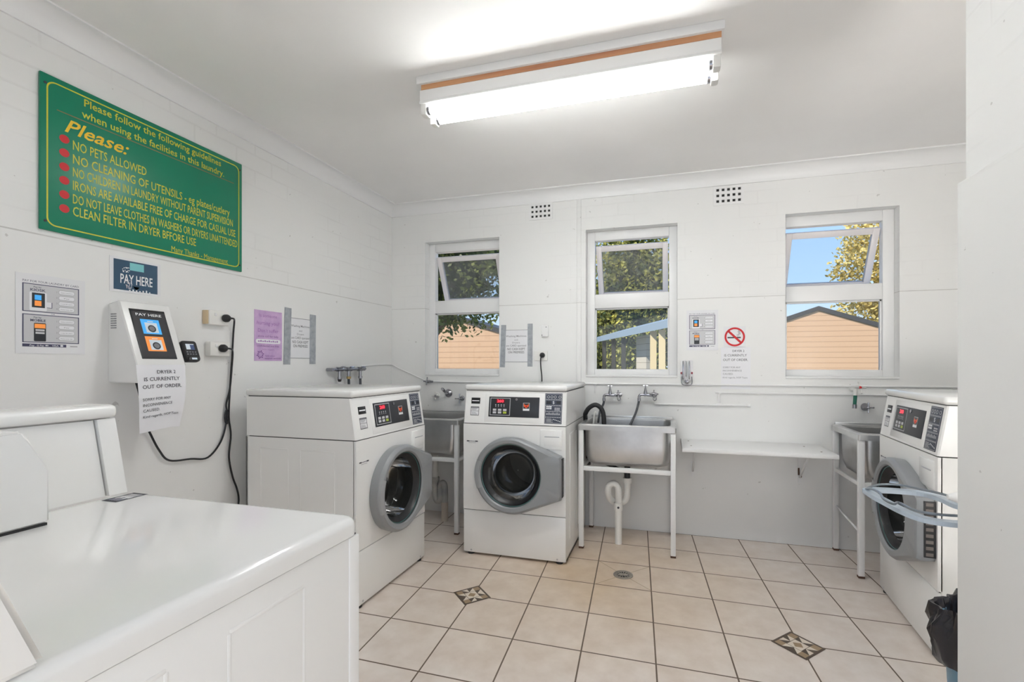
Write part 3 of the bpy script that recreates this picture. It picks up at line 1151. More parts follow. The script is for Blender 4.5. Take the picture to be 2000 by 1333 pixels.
    for k in range(5):
        b.rect(0.262 + 0.010 * k, 0.902 - 0.003 * k, 0.269 + 0.010 * k, 0.906 - 0.003 * k, y, M_WHITEINK)
    on_slope(b.build('instruction_decal', root))
    b = MB()
    b.box((-0.298, -0.002, 0.990), (-0.236, 0.002, 1.029), M_BLACK, 0.001)
    b.rect(-0.292, 1.006, -0.242, 1.012, -0.0026, M_WHITEINK)
    on_slope(b.build('name_badge', root))
    b = MB()
    b.box((-0.299, -0.0015, 0.914), (-0.240, 0.002, 0.971), M_PLASTICSLEEVE)
    b.frame(-0.299, 0.914, -0.240, 0.971, 0.003, -0.0021, M_INK)
    b.rect(-0.297, 0.962, -0.242, 0.968, -0.0021, M_INKGREY)
    b.rect(-0.296, 0.941, -0.243, 0.943, -0.0021, M_INK)
    for k in range(3):
        b.rect(-0.292, 0.948 + 0.005 * k, -0.262 + 0.006 * k, 0.950 + 0.005 * k, -0.0021, M_INKGREY)
        b.rect(-0.292, 0.920 + 0.006 * k, -0.250 - 0.006 * k, 0.922 + 0.006 * k, -0.0021, M_INKGREY)
    on_slope(b.build('warning_label', root))
    b = MB()
    b.box((-0.322, -0.001, 0.741), (-0.242, 0.001, 0.750), M_ENAMEL)
    b.rect(-0.321, 0.742, -0.302, 0.749, -0.0016, M_INK)
    b.rect(-0.262, 0.742, -0.243, 0.749, -0.0016, M_INK)
    b.rect(-0.300, 0.744, -0.264, 0.747, -0.0016, M_NAVYINK)
    b.rect(-0.308, 0.7335, -0.256, 0.7365, -0.0016, M_GREYLINE)
    b.build('model_sticker', root)
    # dispenser drawer with a scooped grip
    b = MB()
    b.box((0.180, -0.007, 0.715), (0.322, 0.004, 0.838), M_ENAMEL, 0.005)
    b.box((0.205, -0.0085, 0.738), (0.312, -0.004, 0.800), M_ENAMEL, 0.004)
    b.box((0.210, -0.0095, 0.792), (0.306, -0.006, 0.799), M_GREYLINE, 0.002)
    b.build('dispenser_drawer', root)
    # drum seen through the porthole
    b = MB()
    n = 40
    rings = []
    for rad, yy in ((0.198, 0.05), (0.198, 0.10), (0.235, 0.13), (0.235, 0.48), (0.20, 0.52), (0.06, 0.53)):
        rings.append([(rad * math.cos(2 * PI * k / n), yy, cz + rad * math.sin(2 * PI * k / n)) for k in range(n)])
    b.loops(rings, M_DRUM, True, False, True)
    for k in range(3):
        a = 2 * PI * k / 3 + 0.5
        c, s = math.cos(a), math.sin(a)
        b.prism([(0.232 * c - 0.03 * s, cz + 0.232 * s + 0.03 * c), (0.175 * c, cz + 0.175 * s), (0.232 * c + 0.03 * s, cz + 0.232 * s - 0.03 * c)], 'y', 0.14, 0.47, M_DRUM)
    b.build('drum', root)
    # door
    b = MB()
    n = 96
    th = [2 * PI * k / n for k in range(n)]

    def outline(Rr, ex, ez, y):
        return [(hull_radius(a, Rr, ex, ez) * math.cos(a), y, cz - 0.004 + hull_radius(a, Rr, ex, ez) * math.sin(a)) for a in th]

    def circle(r, y):
        return [(r * math.cos(a), y, cz - 0.002 + r * math.sin(a)) for a in th]
    b.loops([outline(0.238, 0.328, 0.130, -0.001), outline(0.243, 0.330, 0.133, -0.035), outline(0.243, 0.328, 0.131, -0.052),
             outline(0.236, 0.322, 0.126, -0.064), outline(0.226, 0.312, 0.118, -0.070),
             circle(0.206, -0.068), circle(0.199, -0.060)], M_DOORGREY, True)
    b.loops([circle(0.199, -0.060), circle(0.194, -0.040), circle(0.190, -0.002)], M_DOORDARK, True)
    door = b.build('door', root, 30)
    b = MB()
    b.loops([circle(0.1985, -0.052), circle(0.1935, -0.050)], M_GLASSEDGE, True)
    b.loops([circle(0.1935, -0.050), circle(0.184, -0.034), circle(0.166, -0.020)], M_BLACK, True)
    b.loops([circle(0.166, -0.020), circle(0.158, 0.020), circle(0.140, 0.062), circle(0.110, 0.088), circle(0.06, 0.100), circle(0.004, 0.103)], M_DOORGLASS, True)
    b.build('door_glass', door)
    b = MB()
    arc = [R(157 + 46 * k / 10) for k in range(11)]

    def sector(r, y_):
        return [(r * math.cos(a), y_, cz - 0.003 + r * math.sin(a)) for a in arc]
    b.loops([sector(0.2405, -0.056), sector(0.238, -0.070), sector(0.230, -0.0735), sector(0.208, -0.0735), sector(0.203, -0.066)], M_HANDLE, True, closed=False)
    b.build('door_handle', door)
    b = MB()
    b.box((0.327, -0.042, 0.430), (0.3335, -0.0015, 0.668), M_BLACK)
    for k in range(9):
        b.box((0.327, -0.036, 0.436 + 0.0265 * k), (0.3345, -0.010, 0.450 + 0.0265 * k), M_HINGE)
    b.build('door_hinge', door)
    for sx in (-1, 1):
        for yy in (0.025, D - 0.06):
            b = MB()
            b.cyl((sx * (W - 0.045), yy, 0.0), (sx * (W - 0.045), yy, 0.012), 0.022, M_RUBBER, 14)
            b.cyl((sx * (W - 0.045), yy, 0.010), (sx * (W - 0.045), yy, 0.020), 0.010, M_CHROME, 10)
            b.build('foot', root)
    return root


w2 = make_washer('white front-loading washing machine against the window wall between two sinks', (-0.960, 2.850, 0), 0)
w1 = dup(w2, (-1.516, 2.370, 0), R(90), 'white front-loading washing machine along the left wall beside the paper signs')
w3 = dup(w2, (1.108, 2.690, 0), R(-94.0), 'white front-loading washing machine at right behind the ironing board')

def round_edges(o, r):
    bm = bmesh.new()
    bm.from_mesh(o.data)
    bmesh.ops.bevel(bm, geom=list(bm.edges), offset=r, segments=2, affect='EDGES')
    for f in bm.faces:
        f.smooth = True
    bm.to_mesh(o.data)
    bm.free()
    return o


# ------------------------------------------------------------------ near dryer, lower left
dryer = thing('dryer', 'large white clothes dryer with a plain flat top in the near left corner', 'dryer', (-1.0, 0.54, 0))
DX0, DX1, DY0, DY1 = -0.347, 0.348, -0.345, 0.345     # local footprint
b = MB()
b.box((DX0 + 0.004, DY0, 0.03), (DX1 - 0.004, DY1 - 0.006, 0.8785), M_ENAMEL, 0.003)
x = DX1 - 0.004
for y0, y1 in ((0.03, 0.185), (-0.22, -0.065)):          # pressed outlines on the side panel
    for yy in (y0, y1):
        b.box((x - 0.004, yy - 0.004, 0.10), (x + 0.0012, yy + 0.004, 0.832), M_ENAMEL, 0.0025)
    b.box((x - 0.004, y0, 0.830), (x + 0.0012, y1, 0.838), M_ENAMEL, 0.0025)
b.build('cabinet', dryer)
b = MB()
b.box((DX1 - 0.03, DY1 - 0.033, 0.03), (DX1 - 0.001, DY1 - 0.001, 0.8785), M_ENAMEL, 0.003)
b.box((DX1 - 0.031, DY1 - 0.0365, 0.03), (DX1 - 0.0045, DY1 - 0.0335, 0.874), M_GAP)
b.build('corner_trim', dryer)
b = MB()
b.box((DX0 + 0.004, DY0 + 0.002, 0.874), (DX1 - 0.007, DY1 - 0.006, 0.8815), M_GAP)
b.build('top_seam', dryer)
b = MB()
rings = []
for ins, z_ in ((0.004, 0.8800), (0.0, 0.8815), (0.0, 0.9045), (0.0015, 0.9100), (0.005, 0.9155), (0.010, 0.9188), (0.017, 0.9200)):
    rings.append([(p[0], p[1], z_) for p in rounded_rect(DX0 + ins, DX1 - ins, DY0 + ins, DY1 - ins, 0.028 - ins * 0.5, 6)])
b.loops(rings, M_ENAMEL2, True, True, True)
b.build('top', dryer)
b = MB()
b.box((-0.318, 0.262, 0.9202), (-0.268, 0.334, 0.9206), M_PLASTICSLEEVE)
zz = 0.9210
for (xa, ya, xb, yb) in ((-0.318, 0.262, -0.268, 0.270), (-0.318, 0.326, -0.268, 0.334), (-0.318, 0.270, -0.312, 0.326), (-0.274, 0.270, -0.268, 0.326)):
    b.add([(xa, ya, zz), (xb, ya, zz), (xb, yb, zz), (xa, yb, zz)], [(0, 1, 2, 3)], M_INK)
for k in range(5):
    xa = -0.311 + 0.008 * k
    b.add([(xa, 0.269, zz), (xa + 0.005, 0.269, zz), (xa + 0.005, 0.286 + 0.006 * (k % 3), zz), (xa, 0.286 + 0.006 * (k % 3), zz)], [(0, 1, 2, 3)], M_NAVYINK)
    b.add([(xa, 0.305, zz), (xa + 0.003, 0.305, zz), (xa + 0.003, 0.322, zz), (xa, 0.322, zz)], [(0, 1, 2, 3)], M_INKGREY)
b.build('care_label', dryer)
# console along the left edge: end post, sloping panel, cap and coin box
b = MB()


def slope_prism(b, ya, yb, x_bot, x_top, z0, z1, depth, material, bev=0.0):
    b.loops([[(x_bot, ya, z0), (x_top, ya, z1), (x_top - depth, ya, z1), (x_bot - depth - 0.05, ya, z0)],
             [(x_bot, yb, z0), (x_top, yb, z1), (x_top - depth, yb, z1), (x_bot - depth - 0.05, yb, z0)]], material, False, True, True)


slope_prism(b, 0.296, 0.336, -0.344, -0.388, 0.9205, 1.110, 0.06, M_ENAMEL)
b.build('console_end_post', dryer)
b = MB()
slope_prism(b, -0.330, 0.292, -0.352, -0.396, 0.9205, 1.108, 0.05, M_ENAMEL)
b.build('console_panel', dryer)
b = MB()
b.box((-0.476, -0.335, 1.112), (-0.378, 0.338, 1.146), M_ENAMEL, 0.013, 3)
b.build('console_cap', dryer)
b = MB()
b.prism([(-0.24, 0.924), (0.116, 0.924), (0.116, 1.036), (0.074, 1.1175), (-0.24, 1.1175)], 'x', -0.226, -0.392, M_ENAMEL)
round_edges(b.build('coin_box', dryer), 0.005)
b = MB()
b.cyl((-0.226, 0.03, 0.955), (-0.2245, 0.03, 0.955), 0.004, M_GREYLINE, 10)
b.build('coin_box_lock', dryer)
b = MB()
b.box((-0.343, -0.238, 0.9202), (-0.2275, 0.112, 0.925), M_GAP)  # dark slab painted as the shadowed gap under the coin box
b.build('coin_box_gap', dryer)
# raised panel across the near edge
b = MB()
ring = []
for x_ in (DX0 + 0.01, DX1 - 0.002):
    ring.append([(x_, -0.190, 0.9205), (x_, -0.266, 1.140), (x_, -0.330, 1.140), (x_, -0.248, 0.9205)])
b.loops(ring, M_ENAMEL, False, True, True)
round_edges(b.build('near_console', dryer), 0.008)
for sx in (DX0 + 0.05, DX1 - 0.05):
    for sy in (DY0 + 0.05, DY1 - 0.05):
        b = MB()
        b.cyl((sx, sy, 0), (sx, sy, 0.032), 0.02, M_RUBBER, 12)
        b.build('foot', dryer)


# ------------------------------------------------------------------ laundry tubs
def make_tub(label, loc):
    """local: x 0..0.645, y 0 (front edge)..0.47 (wall)"""
    W, D = 0.640, 0.470
    root = thing('laundry_tub', label, 'sink', loc, 0, 'stainless steel laundry tubs on white leg frames')
    b = MB()
    n = 6

    def RR(ins, r, z, ex=0.0):
        return [(p[0], p[1], z) for p in rounded_rect(ins + ex, W - ins - ex, ins, D - ins, r, n)]
    rings = [RR(0.034, 0.055, 0.842), RR(0.037, 0.055, 0.70), RR(0.040, 0.06, 0.62), RR(0.055, 0.065, 0.575), RR(0.085, 0.07, 0.558), RR(0.16, 0.07, 0.552)]
    b.loops(rings, M_STEEL, True, False, True)
    inn = [RR(0.036, 0.053, 0.843), RR(0.040, 0.053, 0.70), RR(0.044, 0.058, 0.62), RR(0.060, 0.063, 0.580), RR(0.09, 0.068, 0.563), RR(0.165, 0.068, 0.558)]
    b.loops(inn, M_STEEL, True, False, True)
    b.build('bowl', root)
    b = MB()
    o0 = [(p[0], p[1], 0.806) for p in rounded_rect(0, W, 0, D, 0.012, n)]
    o1 = [(p[0], p[1], 0.838) for p in rounded_rect(-0.001, W + 0.001, -0.001, D, 0.012, n)]
    o2 = [(p[0], p[1], 0.846) for p in rounded_rect(0.006, W - 0.006, 0.006, D - 0.004, 0.012, n)]
    i0 = [(p[0], p[1], 0.845) for p in rounded_rect(0.034, W - 0.034, 0.034, D - 0.034, 0.055, n)]
    i1 = [(p[0], p[1], 0.835) for p in rounded_rect(0.037, W - 0.037, 0.037, D - 0.037, 0.053, n)]
    b.loops([o0, o1, o2, i0, i1], M_STEEL, True)
    b.build('rim', root)
    b = MB()
    b.box((0.02, D - 0.012, 0.840), (W - 0.02, D - 0.001, 0.862), M_STEEL, 0.002)
    b.build('upstand', root)
    lx = (0.020, W - 0.020)
    for x in lx:
        for y in (0.020, D - 0.022):
            b = MB()
            b.box((x - 0.016, y - 0.014, 0.012), (x + 0.016, y + 0.014, 0.806), M_LEGPAINT, 0.003)
            leg = b.build('leg', root)
            b = MB()
            b.box((x - 0.017, y - 0.015, 0.0), (x + 0.017, y + 0.015, 0.014), M_RUST, 0.003)
            b.build('leg_foot', leg)
    b = MB()
    b.box((0.036, 0.010, 0.530), (W - 0.036, 0.030, 0.560), M_LEGPAINT, 0.002)
    b.build('front_rail', root)
    for x in lx:
        b = MB()
        b.box((x - 0.010, 0.034, 0.532), (x + 0.010, D - 0.036, 0.556), M_LEGPAINT, 0.002)
        b.build('side_rail', root)
    return root


tub2 = make_tub('stainless laundry tub below the middle window with a black hose over its edge', (-0.592, 3.134, 0))
tub1 = dup(tub2, (-2.118, 3.134, 0), 0, 'stainless laundry tub in the corner between the left and middle washing machines')
tub3 = dup(tub2, (1.062, 3.134, 0), 0, 'stainless laundry tub below the right window beside the wall shelf')
b = MB()
b.tube([(0.020, 0.440, 0.30), (0.020, 0.03, 0.26)], 0.006, M_LEGPAINT, 8)
b.build('low_brace', tub3)

# waste pipes
t = thing('waste_pipe', 'white plastic waste trap and pipe under the middle tub running into the floor', 'pipe', (-0.337, 3.30, 0), 0, 'drain pipes under the tubs')
b = MB()
b.cyl((0, 0, 0.0), (0, 0, 0.245), 0.024, M_PVC, 20)
b.build('standpipe', t)
b = MB()
b.cyl((0, 0, 0.235), (0, 0, 0.285), 0.030, M_PVC, 20)
b.cyl((0.002, -0.029, 0.258), (0.002, -0.032, 0.258), 0.008, M_INK, 8)
b.build('coupling', t)
b = MB()
b.tube(smooth_path([(0, 0, 0.28), (0, 0, 0.37), (-0.012, 0, 0.405), (-0.040, 0, 0.415), (-0.066, 0, 0.395), (-0.072, 0, 0.345), (-0.060, 0.02, 0.300), (-0.025, 0.045, 0.272), (0.02, 0.05, 0.275), (0.052, 0.04, 0.31), (0.058, 0.03, 0.37), (0.058, 0.03, 0.43)], 5), 0.022, M_PVC, 16)
b.build('trap', t)
b = MB()
b.cyl((0.058, 0.03, 0.42), (0.058, 0.03, 0.455), 0.030, M_PVC, 20)
b.build('trap_nut', t)
b = MB()
b.cyl((0.058, 0.03, 0.452), (0.058, 0.03, 0.552), 0.021, M_BLACK, 16)
b.cyl((0.058, 0.03, 0.49), (-0.12, 0.06, 0.550), 0.013, M_BLACK, 12)
b.build('tailpiece', t)

t = thing('waste_pipe', 'stained grey waste trap under the corner tub behind the left machine', 'pipe', (-1.72, 3.40, 0), 0, 'drain pipes under the tubs')
b = MB()
b.cyl((0, 0, 0.0), (0, 0, 0.15), 0.027, mat('stained_pvc', (0.50, 0.44, 0.38), 0.5), 18)
b.build('standpipe', t)
b = MB()
b.tube(smooth_path([(0, 0, 0.13), (0, 0, 0.27), (-0.02, 0, 0.30), (-0.035, 0.0, 0.27), (-0.038, 0, 0.19), (-0.060, 0, 0.155), (-0.085, 0, 0.19), (-0.085, 0, 0.27), (-0.085, 0, 0.32)], 5), 0.025, M_GREYPVC, 16)
b.build('trap', t)
b = MB()
b.cyl((-0.085, 0, 0.31), (-0.085, 0, 0.345), 0.033, M_GREYPVC, 18)
b.cyl((-0.085, 0, 0.34), (-0.085, 0, 0.551), 0.024, M_PVC, 16)
b.cyl((-0.085, 0, 0.47), (-0.17, 0.06, 0.47), 0.02, M_PVC, 14)
b.build('tailpiece', t)

# ------------------------------------------------------------------ wall shelf
t = thing('wall_shelf', 'long white plank shelf on two brackets between the tubs', 'shelf', (0.085, YB, 0))
b = MB()
b.box((0.0, -0.412, 0.678), (0.900, -0.001, 0.703), M_LEGPAINT, 0.002)
for x, y in ((0.06, -0.30), (0.05, -0.10), (0.78, -0.13), (0.83, -0.32)):
    b.cyl((x, y, 0.7025), (x, y, 0.7040), 0.006, M_RUST, 8)
b.build('plank', t)
for x in (0.085, 0.785):
    b = MB()
    b.box((x - 0.010, -0.006, 0.43), (x + 0.010, -0.001, 0.678), M_LEGPAINT)
    b.box((x - 0.010, -0.30, 0.672), (x + 0.010, -0.001, 0.678), M_LEGPAINT)
    b.tube([(x, -0.006, 0.47), (x, -0.24, 0.672)], 0.007, M_LEGPAINT, 8)
    br = b.build('bracket', t)
    if x > 0.5:
        b = MB()
        b.box((x - 0.0125, -0.0115, 0.485), (x - 0.002, -0.0062, 0.535), M_RUST, 0.002)
        b.box((x + 0.004, -0.0115, 0.470), (x + 0.012, -0.0062, 0.485), M_RUST, 0.002)
        b.build('rust_patch', br)

# ------------------------------------------------------------------ pipes on the back wall
b = MB()
yy = YB - 0.009
b.tube([(-1.925, yy, 1.104), (-1.30, yy, 1.098)], 0.006, M_TRIM, 8)
tag(b.build('water_pipe'), 'thin painted pipe under the left window sill above the corner tub', 'pipe', 'painted pipes on the window wall')
b = MB()
b.tube([(-0.655, yy, 1.100), (1.90, yy, 1.104)], 0.0065, M_TRIM, 8)
b.cyl((-0.555, yy, 1.098), (-0.530, yy, 1.098), 0.010, M_TRIM, 10)
b.tube([(-0.545, yy, 1.098), (-0.545, yy, 1.03)], 0.006, M_TRIM, 8)
tag(b.build('water_pipe'), 'long painted pipe running along the wall beneath the middle and right windows', 'pipe', 'painted pipes on the window wall')
b = MB()
b.tube([(-0.10, yy, 0.953), (0.545, yy, 0.957)], 0.0065, M_TRIM, 10)
b.cyl((0.33, yy, 0.957), (0.365, yy, 0.957), 0.012, M_TRIM, 12)
b.cyl((0.535, yy, 0.957), (0.556, yy, 0.957), 0.011, M_TRIM, 12)
b.tube(smooth_path([(0.348, yy, 0.957), (0.348, yy, 1.02), (0.354, yy, 1.040), (0.375, yy, 1.046), (0.45, yy, 1.046), (1.90, yy, 1.046)], 4), 0.006, M_TRIM, 8)
tag(b.build('water_pipe'), 'stepped painted pipe from the middle taps ending above the plank shelf', 'pipe', 'painted pipes on the window wall')
b = MB()
xx = XL + 0.008
b.tube(smooth_path([(xx, 3.18, 1.235), (xx, 3.40, 1.246), (xx, 3.57, 1.247), (xx + 0.012, YB - 0.012, 1.243), (-2.25, YB - 0.008, 1.210), (-2.10, YB - 0.008, 1.150), (-2.0, YB - 0.008, 1.108)], 5), 0.005, M_TRIM, 8)
tag(b.build('water_pipe'), 'thin pipe sloping round the room corner from the wall taps to the left window', 'pipe', 'painted pipes on the window wall')


# ------------------------------------------------------------------ taps
def cross_handle(b, c, axis, r, m, cap=None):
    c = Vector(c)
    ax = Vector(axis).normalized()
    a = ax.orthogonal().normalized()
    d = ax.cross(a)
    for q in (a + d, a - d):
        q = q.normalized()
        b.tube([c - q * r, c + q * r], 0.0045, m, 8)
        for s in (-1, 1):
            b.lathe([(0.0, -0.006), (0.0055, -0.003), (0.006, 0.002), (0.0, 0.006)], c + q * r * s, q, m, 8)
    b.lathe([(0.008, -0.006), (0.009, 0.006), (0.006, 0.009), (0.0, 0.010)], c, ax, cap or m, 10)


def bib_tap(label, x, z, hose_pts, group='chrome taps above the middle tub'):
    t = thing('tap', label, 'tap', (x, YB, z), 0, group)
    b = MB()
    b.lathe([(0.022, 0.0), (0.022, 0.006), (0.012, 0.010)], (0.06, 0.0, -0.005), (0, -1, 0), M_CHROME, 16)
    b.tube(smooth_path([(0.06, 0, -0.005), (0.06, -0.045, -0.005), (0.04, -0.060, -0.005), (0.0, -0.062, -0.004), (-0.030, -0.062, -0.003), (-0.044, -0.062, -0.012), (-0.046, -0.062, -0.032)], 4), 0.010, M_CHROME, 12)
    b.build('tap_body', t)
    b = MB()
    b.lathe([(0.015, 0.0), (0.014, 0.012), (0.009, 0.034), (0.005, 0.050), (0.004, 0.062)], (0, -0.062, 0.002), (0, 0, 1), M_CHROME, 14)
    b.tube([(-0.016, -0.062, 0.064), (0.016, -0.062, 0.064)], 0.004, M_CHROME, 8)
    b.lathe([(0.007, -0.004), (0.007, 0.004), (0, 0.006)], (0, -0.062, 0.064), (0, 0, 1), M_CHROME, 10)
    b.build('spindle', t)
    b = MB()
    cross_handle(b, (0.062, -0.075, 0.004), (0.1, -1, 0.1), 0.026, M_CHROME)
    b.tube([(0.062, -0.045, 0.0), (0.062, -0.075, 0.004)], 0.008, M_CHROME, 10)
    b.build('cross_handle', t)
    b = MB()
    b.tube(smooth_path([(0.072, -0.050, -0.01), (0.078, -0.055, -0.035), (0.064, -0.058, -0.046), (0.052, -0.055, -0.030)], 4), 0.0035, M_CHROME, 8)
    b.build('loop_ring', t)
    b = MB()
    b.tube(smooth_path(hose_pts, 6), 0.0085, M_HOSE, 10)
    b.lathe([(0.012, -0.010), (0.012, 0.010)], hose_pts[0], (0, 0, 1), M_CHROME, 12)
    b.build('supply_hose', t)
    return t


bib_tap('left of the two chrome taps above the middle tub, hose behind the black hose', -0.425, 1.022,
        [(-0.046, -0.062, -0.040), (-0.048, -0.063, -0.065), (-0.060, -0.066, -0.095), (-0.072, -0.10, -0.13), (-0.075, -0.16, -0.20)])
bib_tap('right of the two chrome taps above the middle tub, grey hose hanging into bowl', -0.165, 1.028,
        [(-0.046, -0.062, -0.040), (-0.052, -0.070, -0.075), (-0.066, -0.10, -0.13), (-0.090, -0.16, -0.19), (-0.12, -0.21, -0.26)])

# washer taps on the left wall
t = thing('tap_manifold', 'chrome pipe with three hose taps on the left wall above the left washing machine', 'tap', (XL, 2.80, 1.20))
b = MB()
b.tube([(0.055, 0.0, 0.012), (0.055, 0.36, 0.016)], 0.011, M_CHROME, 12)
for yy in (0.0, 0.355):
    b.tube([(0.002, yy, 0.012), (0.055, yy, 0.012)], 0.012, M_CHROME, 12)
b.build('cross_pipe', t)
for k, yy in enumerate((0.065, 0.165, 0.30)):
    b = MB()
    b.cyl((0.055, yy - 0.028, 0.014), (0.055, yy + 0.028, 0.014), 0.017, M_CHROME, 14)
    b.cyl((0.055, yy, 0.010), (0.055, yy, -0.045), 0.012, M_CHROME, 12)
    b.cyl((0.055, yy, -0.040), (0.055, yy, -0.058), 0.016, mat('brass', (0.50, 0.36, 0.16), 0.3, 1.0) if k == 1 else M_CHROME, 12)
    tp = b.build('hose_tap', t)
    b = MB()
    if k == 0:
        b.lathe([(0.014, 0), (0.016, -0.015), (0.010, -0.036)], (0.055, yy, -0.040), (0, 0, 1), M_BLACK, 12)
    else:
        b.cyl((0.055, yy, -0.058), (0.052, yy + 0.006, -0.115), 0.010, M_HOSE, 10)
    b.build('hose_end', tp)
    b = MB()
    b.tube([(0.085, yy - 0.022, 0.030), (0.085, yy + 0.022, 0.030)], 0.005, M_CHROME, 8)
    b.tube([(0.055, yy, 0.018), (0.085, yy, 0.030)], 0.007, M_CHROME, 8)
    b.build('tap_lever', tp)

# corner tub taps
t = thing('tap', 'chrome cross-handled stop tap beneath the left window at the end of the thin pipe', 'tap', (-1.965, YB, 1.103), 0, 'taps above the corner tub')
b = MB()
b.tube([(0, -0.001, 0), (0, -0.045, 0)], 0.012, M_CHROME, 12)
b.tube([(-0.030, -0.020, 0.0), (0.035, -0.020, 0.0)], 0.010, M_CHROME, 12)
b.build('tap_body', t)
b = MB()
cross_handle(b, (0, -0.055, 0.004), (-0.2, -1, 0.2), 0.030, M_CHROME)
b.build('cross_handle', t)
t = thing('tap', 'chrome curved spout with round flange above the corner tub', 'tap', (-1.790, YB, 1.005), 0, 'taps above the corner tub')
b = MB()
b.lathe([(0.034, 0), (0.034, 0.006), (0.022, 0.018), (0.014, 0.022)], (0, 0, 0), (0, -1, 0), M_CHROME, 20)
b.build('wall_flange', t)
b = MB()
b.tube(smooth_path([(0, -0.02, 0), (-0.005, -0.05, 0.012), (-0.01, -0.10, 0.040), (0.02, -0.15, 0.045), (0.045, -0.17, 0.032)], 5), 0.010, M_CHROME, 12)
b.build('spout', t)
t = thing('tap', 'chrome cross handle above the corner tub touching the middle machine in view', 'tap', (-1.665, YB, 0.965), 0, 'taps above the corner tub')
b = MB()
b.lathe([(0.022, 0), (0.020, 0.006), (0.012, 0.010), (0.010, 0.045)], (0, 0, 0), (0, -1, 0), M_CHROME, 16)
b.build('tap_body', t)
b = MB()
cross_handle(b, (0, -0.055, 0), (0.1, -1, 0), 0.036, M_CHROME)
b.build('cross_handle', t)
t = thing('tap', 'worn painted tap flange left of the spout above the corner tub', 'tap', (-1.895, YB, 0.985), 0, 'taps above the corner tub')
b = MB()
b.lathe([(0.024, 0), (0.022, 0.006), (0.013, 0.010), (0.011, 0.030)], (0, 0, 0), (0, -1, 0), M_DIRTYWHITE, 16)
b.build('tap_body', t)
b = MB()
cross_handle(b, (0, -0.038, 0), (0.1, -1, 0.1), 0.028, M_DIRTYWHITE, M_CHROME)
b.build('cross_handle', t)

# right tub taps
t = thing('tap', 'white cross-handled tap with a green hose connector below the right window', 'tap', (1.185, YB, 1.085), 0, 'taps above the right tub')
b = MB()
b.lathe([(0.020, 0), (0.019, 0.006), (0.012, 0.010)], (0, 0, 0), (0, -1, 0), M_DIRTYWHITE, 16)
b.tube(smooth_path([(0, 0, 0), (0, -0.05, 0), (-0.004, -0.075, -0.008), (-0.006, -0.080, -0.040)], 4), 0.012, M_DIRTYWHITE, 12)
b.build('tap_body', t)
b = MB()
b.cyl((-0.006, -0.080, -0.036), (-0.010, -0.080, -0.100), 0.011, M_GREENHOSE, 12)
b.cyl((-0.010, -0.080, -0.098), (-0.011, -0.080, -0.125), 0.013, M_CHROME, 12)
b.build('hose_connector', t)
b = MB()
cross_handle(b, (0.022, -0.078, 0.012), (0.35, -1, 0.5), 0.038, M_DIRTYWHITE, M_RED)
b.build('cross_handle', t)
t = thing('tap', 'small chrome wall tap half hidden behind the right washing machine', 'tap', (1.262, YB, 0.965), 0, 'taps above the right tub')
b = MB()
b.lathe([(0.026, 0), (0.024, 0.010), (0.014, 0.022), (0.010, 0.05)], (0, 0, 0), (0, -1, 0), M_CHROME, 16)
b.build('tap_body', t)
b = MB()
cross_handle(b, (0, -0.055, 0), (0, -1, 0), 0.030, M_CHROME)
b.build('cross_handle', t)

# black drain hose hooked over the middle tub
t = thing('drain_hose', 'thick black drain hose hooked over the left edge of the middle tub', 'hose', (-0.553, 3.36, 0.0))
b = MB()
b.tube(smooth_path([(-0.024, 0.12, 0.50), (-0.030, 0.10, 0.70), (-0.036, 0.05, 0.86), (-0.028, 0.02, 0.895), (0.000, 0.005, 0.935), (0.045, 0.0, 0.958), (0.085, 0.0, 0.935), (0.104, 0.0, 0.885), (0.108, 0.0, 0.80)], 6), 0.0165, M_RUBBER, 14)
b.build('hose', t)
b = MB()
b.tube(smooth_path([(0.030, 0.0, 0.80), (0.036, 0.0, 0.87), (0.044, 0.0, 0.905), (0.050, -0.002, 0.90)], 4), 0.006, M_PVC, 8)
b.build('hose_hook', t)

# chrome dispenser bracket with two rails on the back wall
t = thing('wall_bracket', 'small twin-rail chrome and clear bracket right of the middle window', 'bracket', (0.127, YB, 1.19))
b = MB()
b.box((-0.042, -0.012, -0.060), (-0.004, -0.001, 0.088), M_PLASTICSLEEVE, 0.004)
b.box((0.004, -0.012, -0.060), (0.042, -0.001, 0.088), M_PLASTICSLEEVE, 0.004)
b.build('rail_plate', t)
b = MB()
b.box((-0.030, -0.020, -0.050), (-0.018, -0.012, 0.085), M_CHROME, 0.002)
b.box((-0.008, -0.020, -0.030), (-0.002, -0.012, 0.085), M_CHROME, 0.002)
b.box((0.014, -0.020, -0.050), (0.022, -0.012, 0.085), M_CHROME, 0.002)
b.tube(smooth_path([(-0.034, -0.018, -0.03), (-0.036, -0.022, -0.075), (-0.02, -0.024, -0.092), (0.02, -0.024, -0.092), (0.036, -0.022, -0.075), (0.034, -0.018, -0.03)], 4), 0.004, M_CHROME, 8)
b.lathe([(0.016, 0), (0.016, 0.014), (0.006, 0.018)], (0.0, -0.012, -0.066), (0, -1, 0), M_CHROME, 14)
b.build('metal_clip', t)
for x in (-0.038, 0.036):
    b = MB()
    b.box((x - 0.006, -0.022, -0.012), (x + 0.006, -0.012, 0.004), mat('dull_red', (0.30, 0.05, 0.07), 0.4), 0.002)
    b.build('red_button', t)


# ------------------------------------------------------------------ sheets on the walls (front along local -y)
def attach(o, parent):
    """parent a mesh given in world coordinates"""
    bpy.context.view_layer.update()
    o.parent = parent
    o.matrix_parent_inverse = parent.matrix_world.inverted()
    return o


def place_left(o, y, z, off=0.001):
    o.location = (XL + off, y, z)
    o.rotation_euler = (0, 0, R(90))
    return o


def place_back(o, x, z, off=0.001):
    o.location = (x, YB - off, z)
    return o


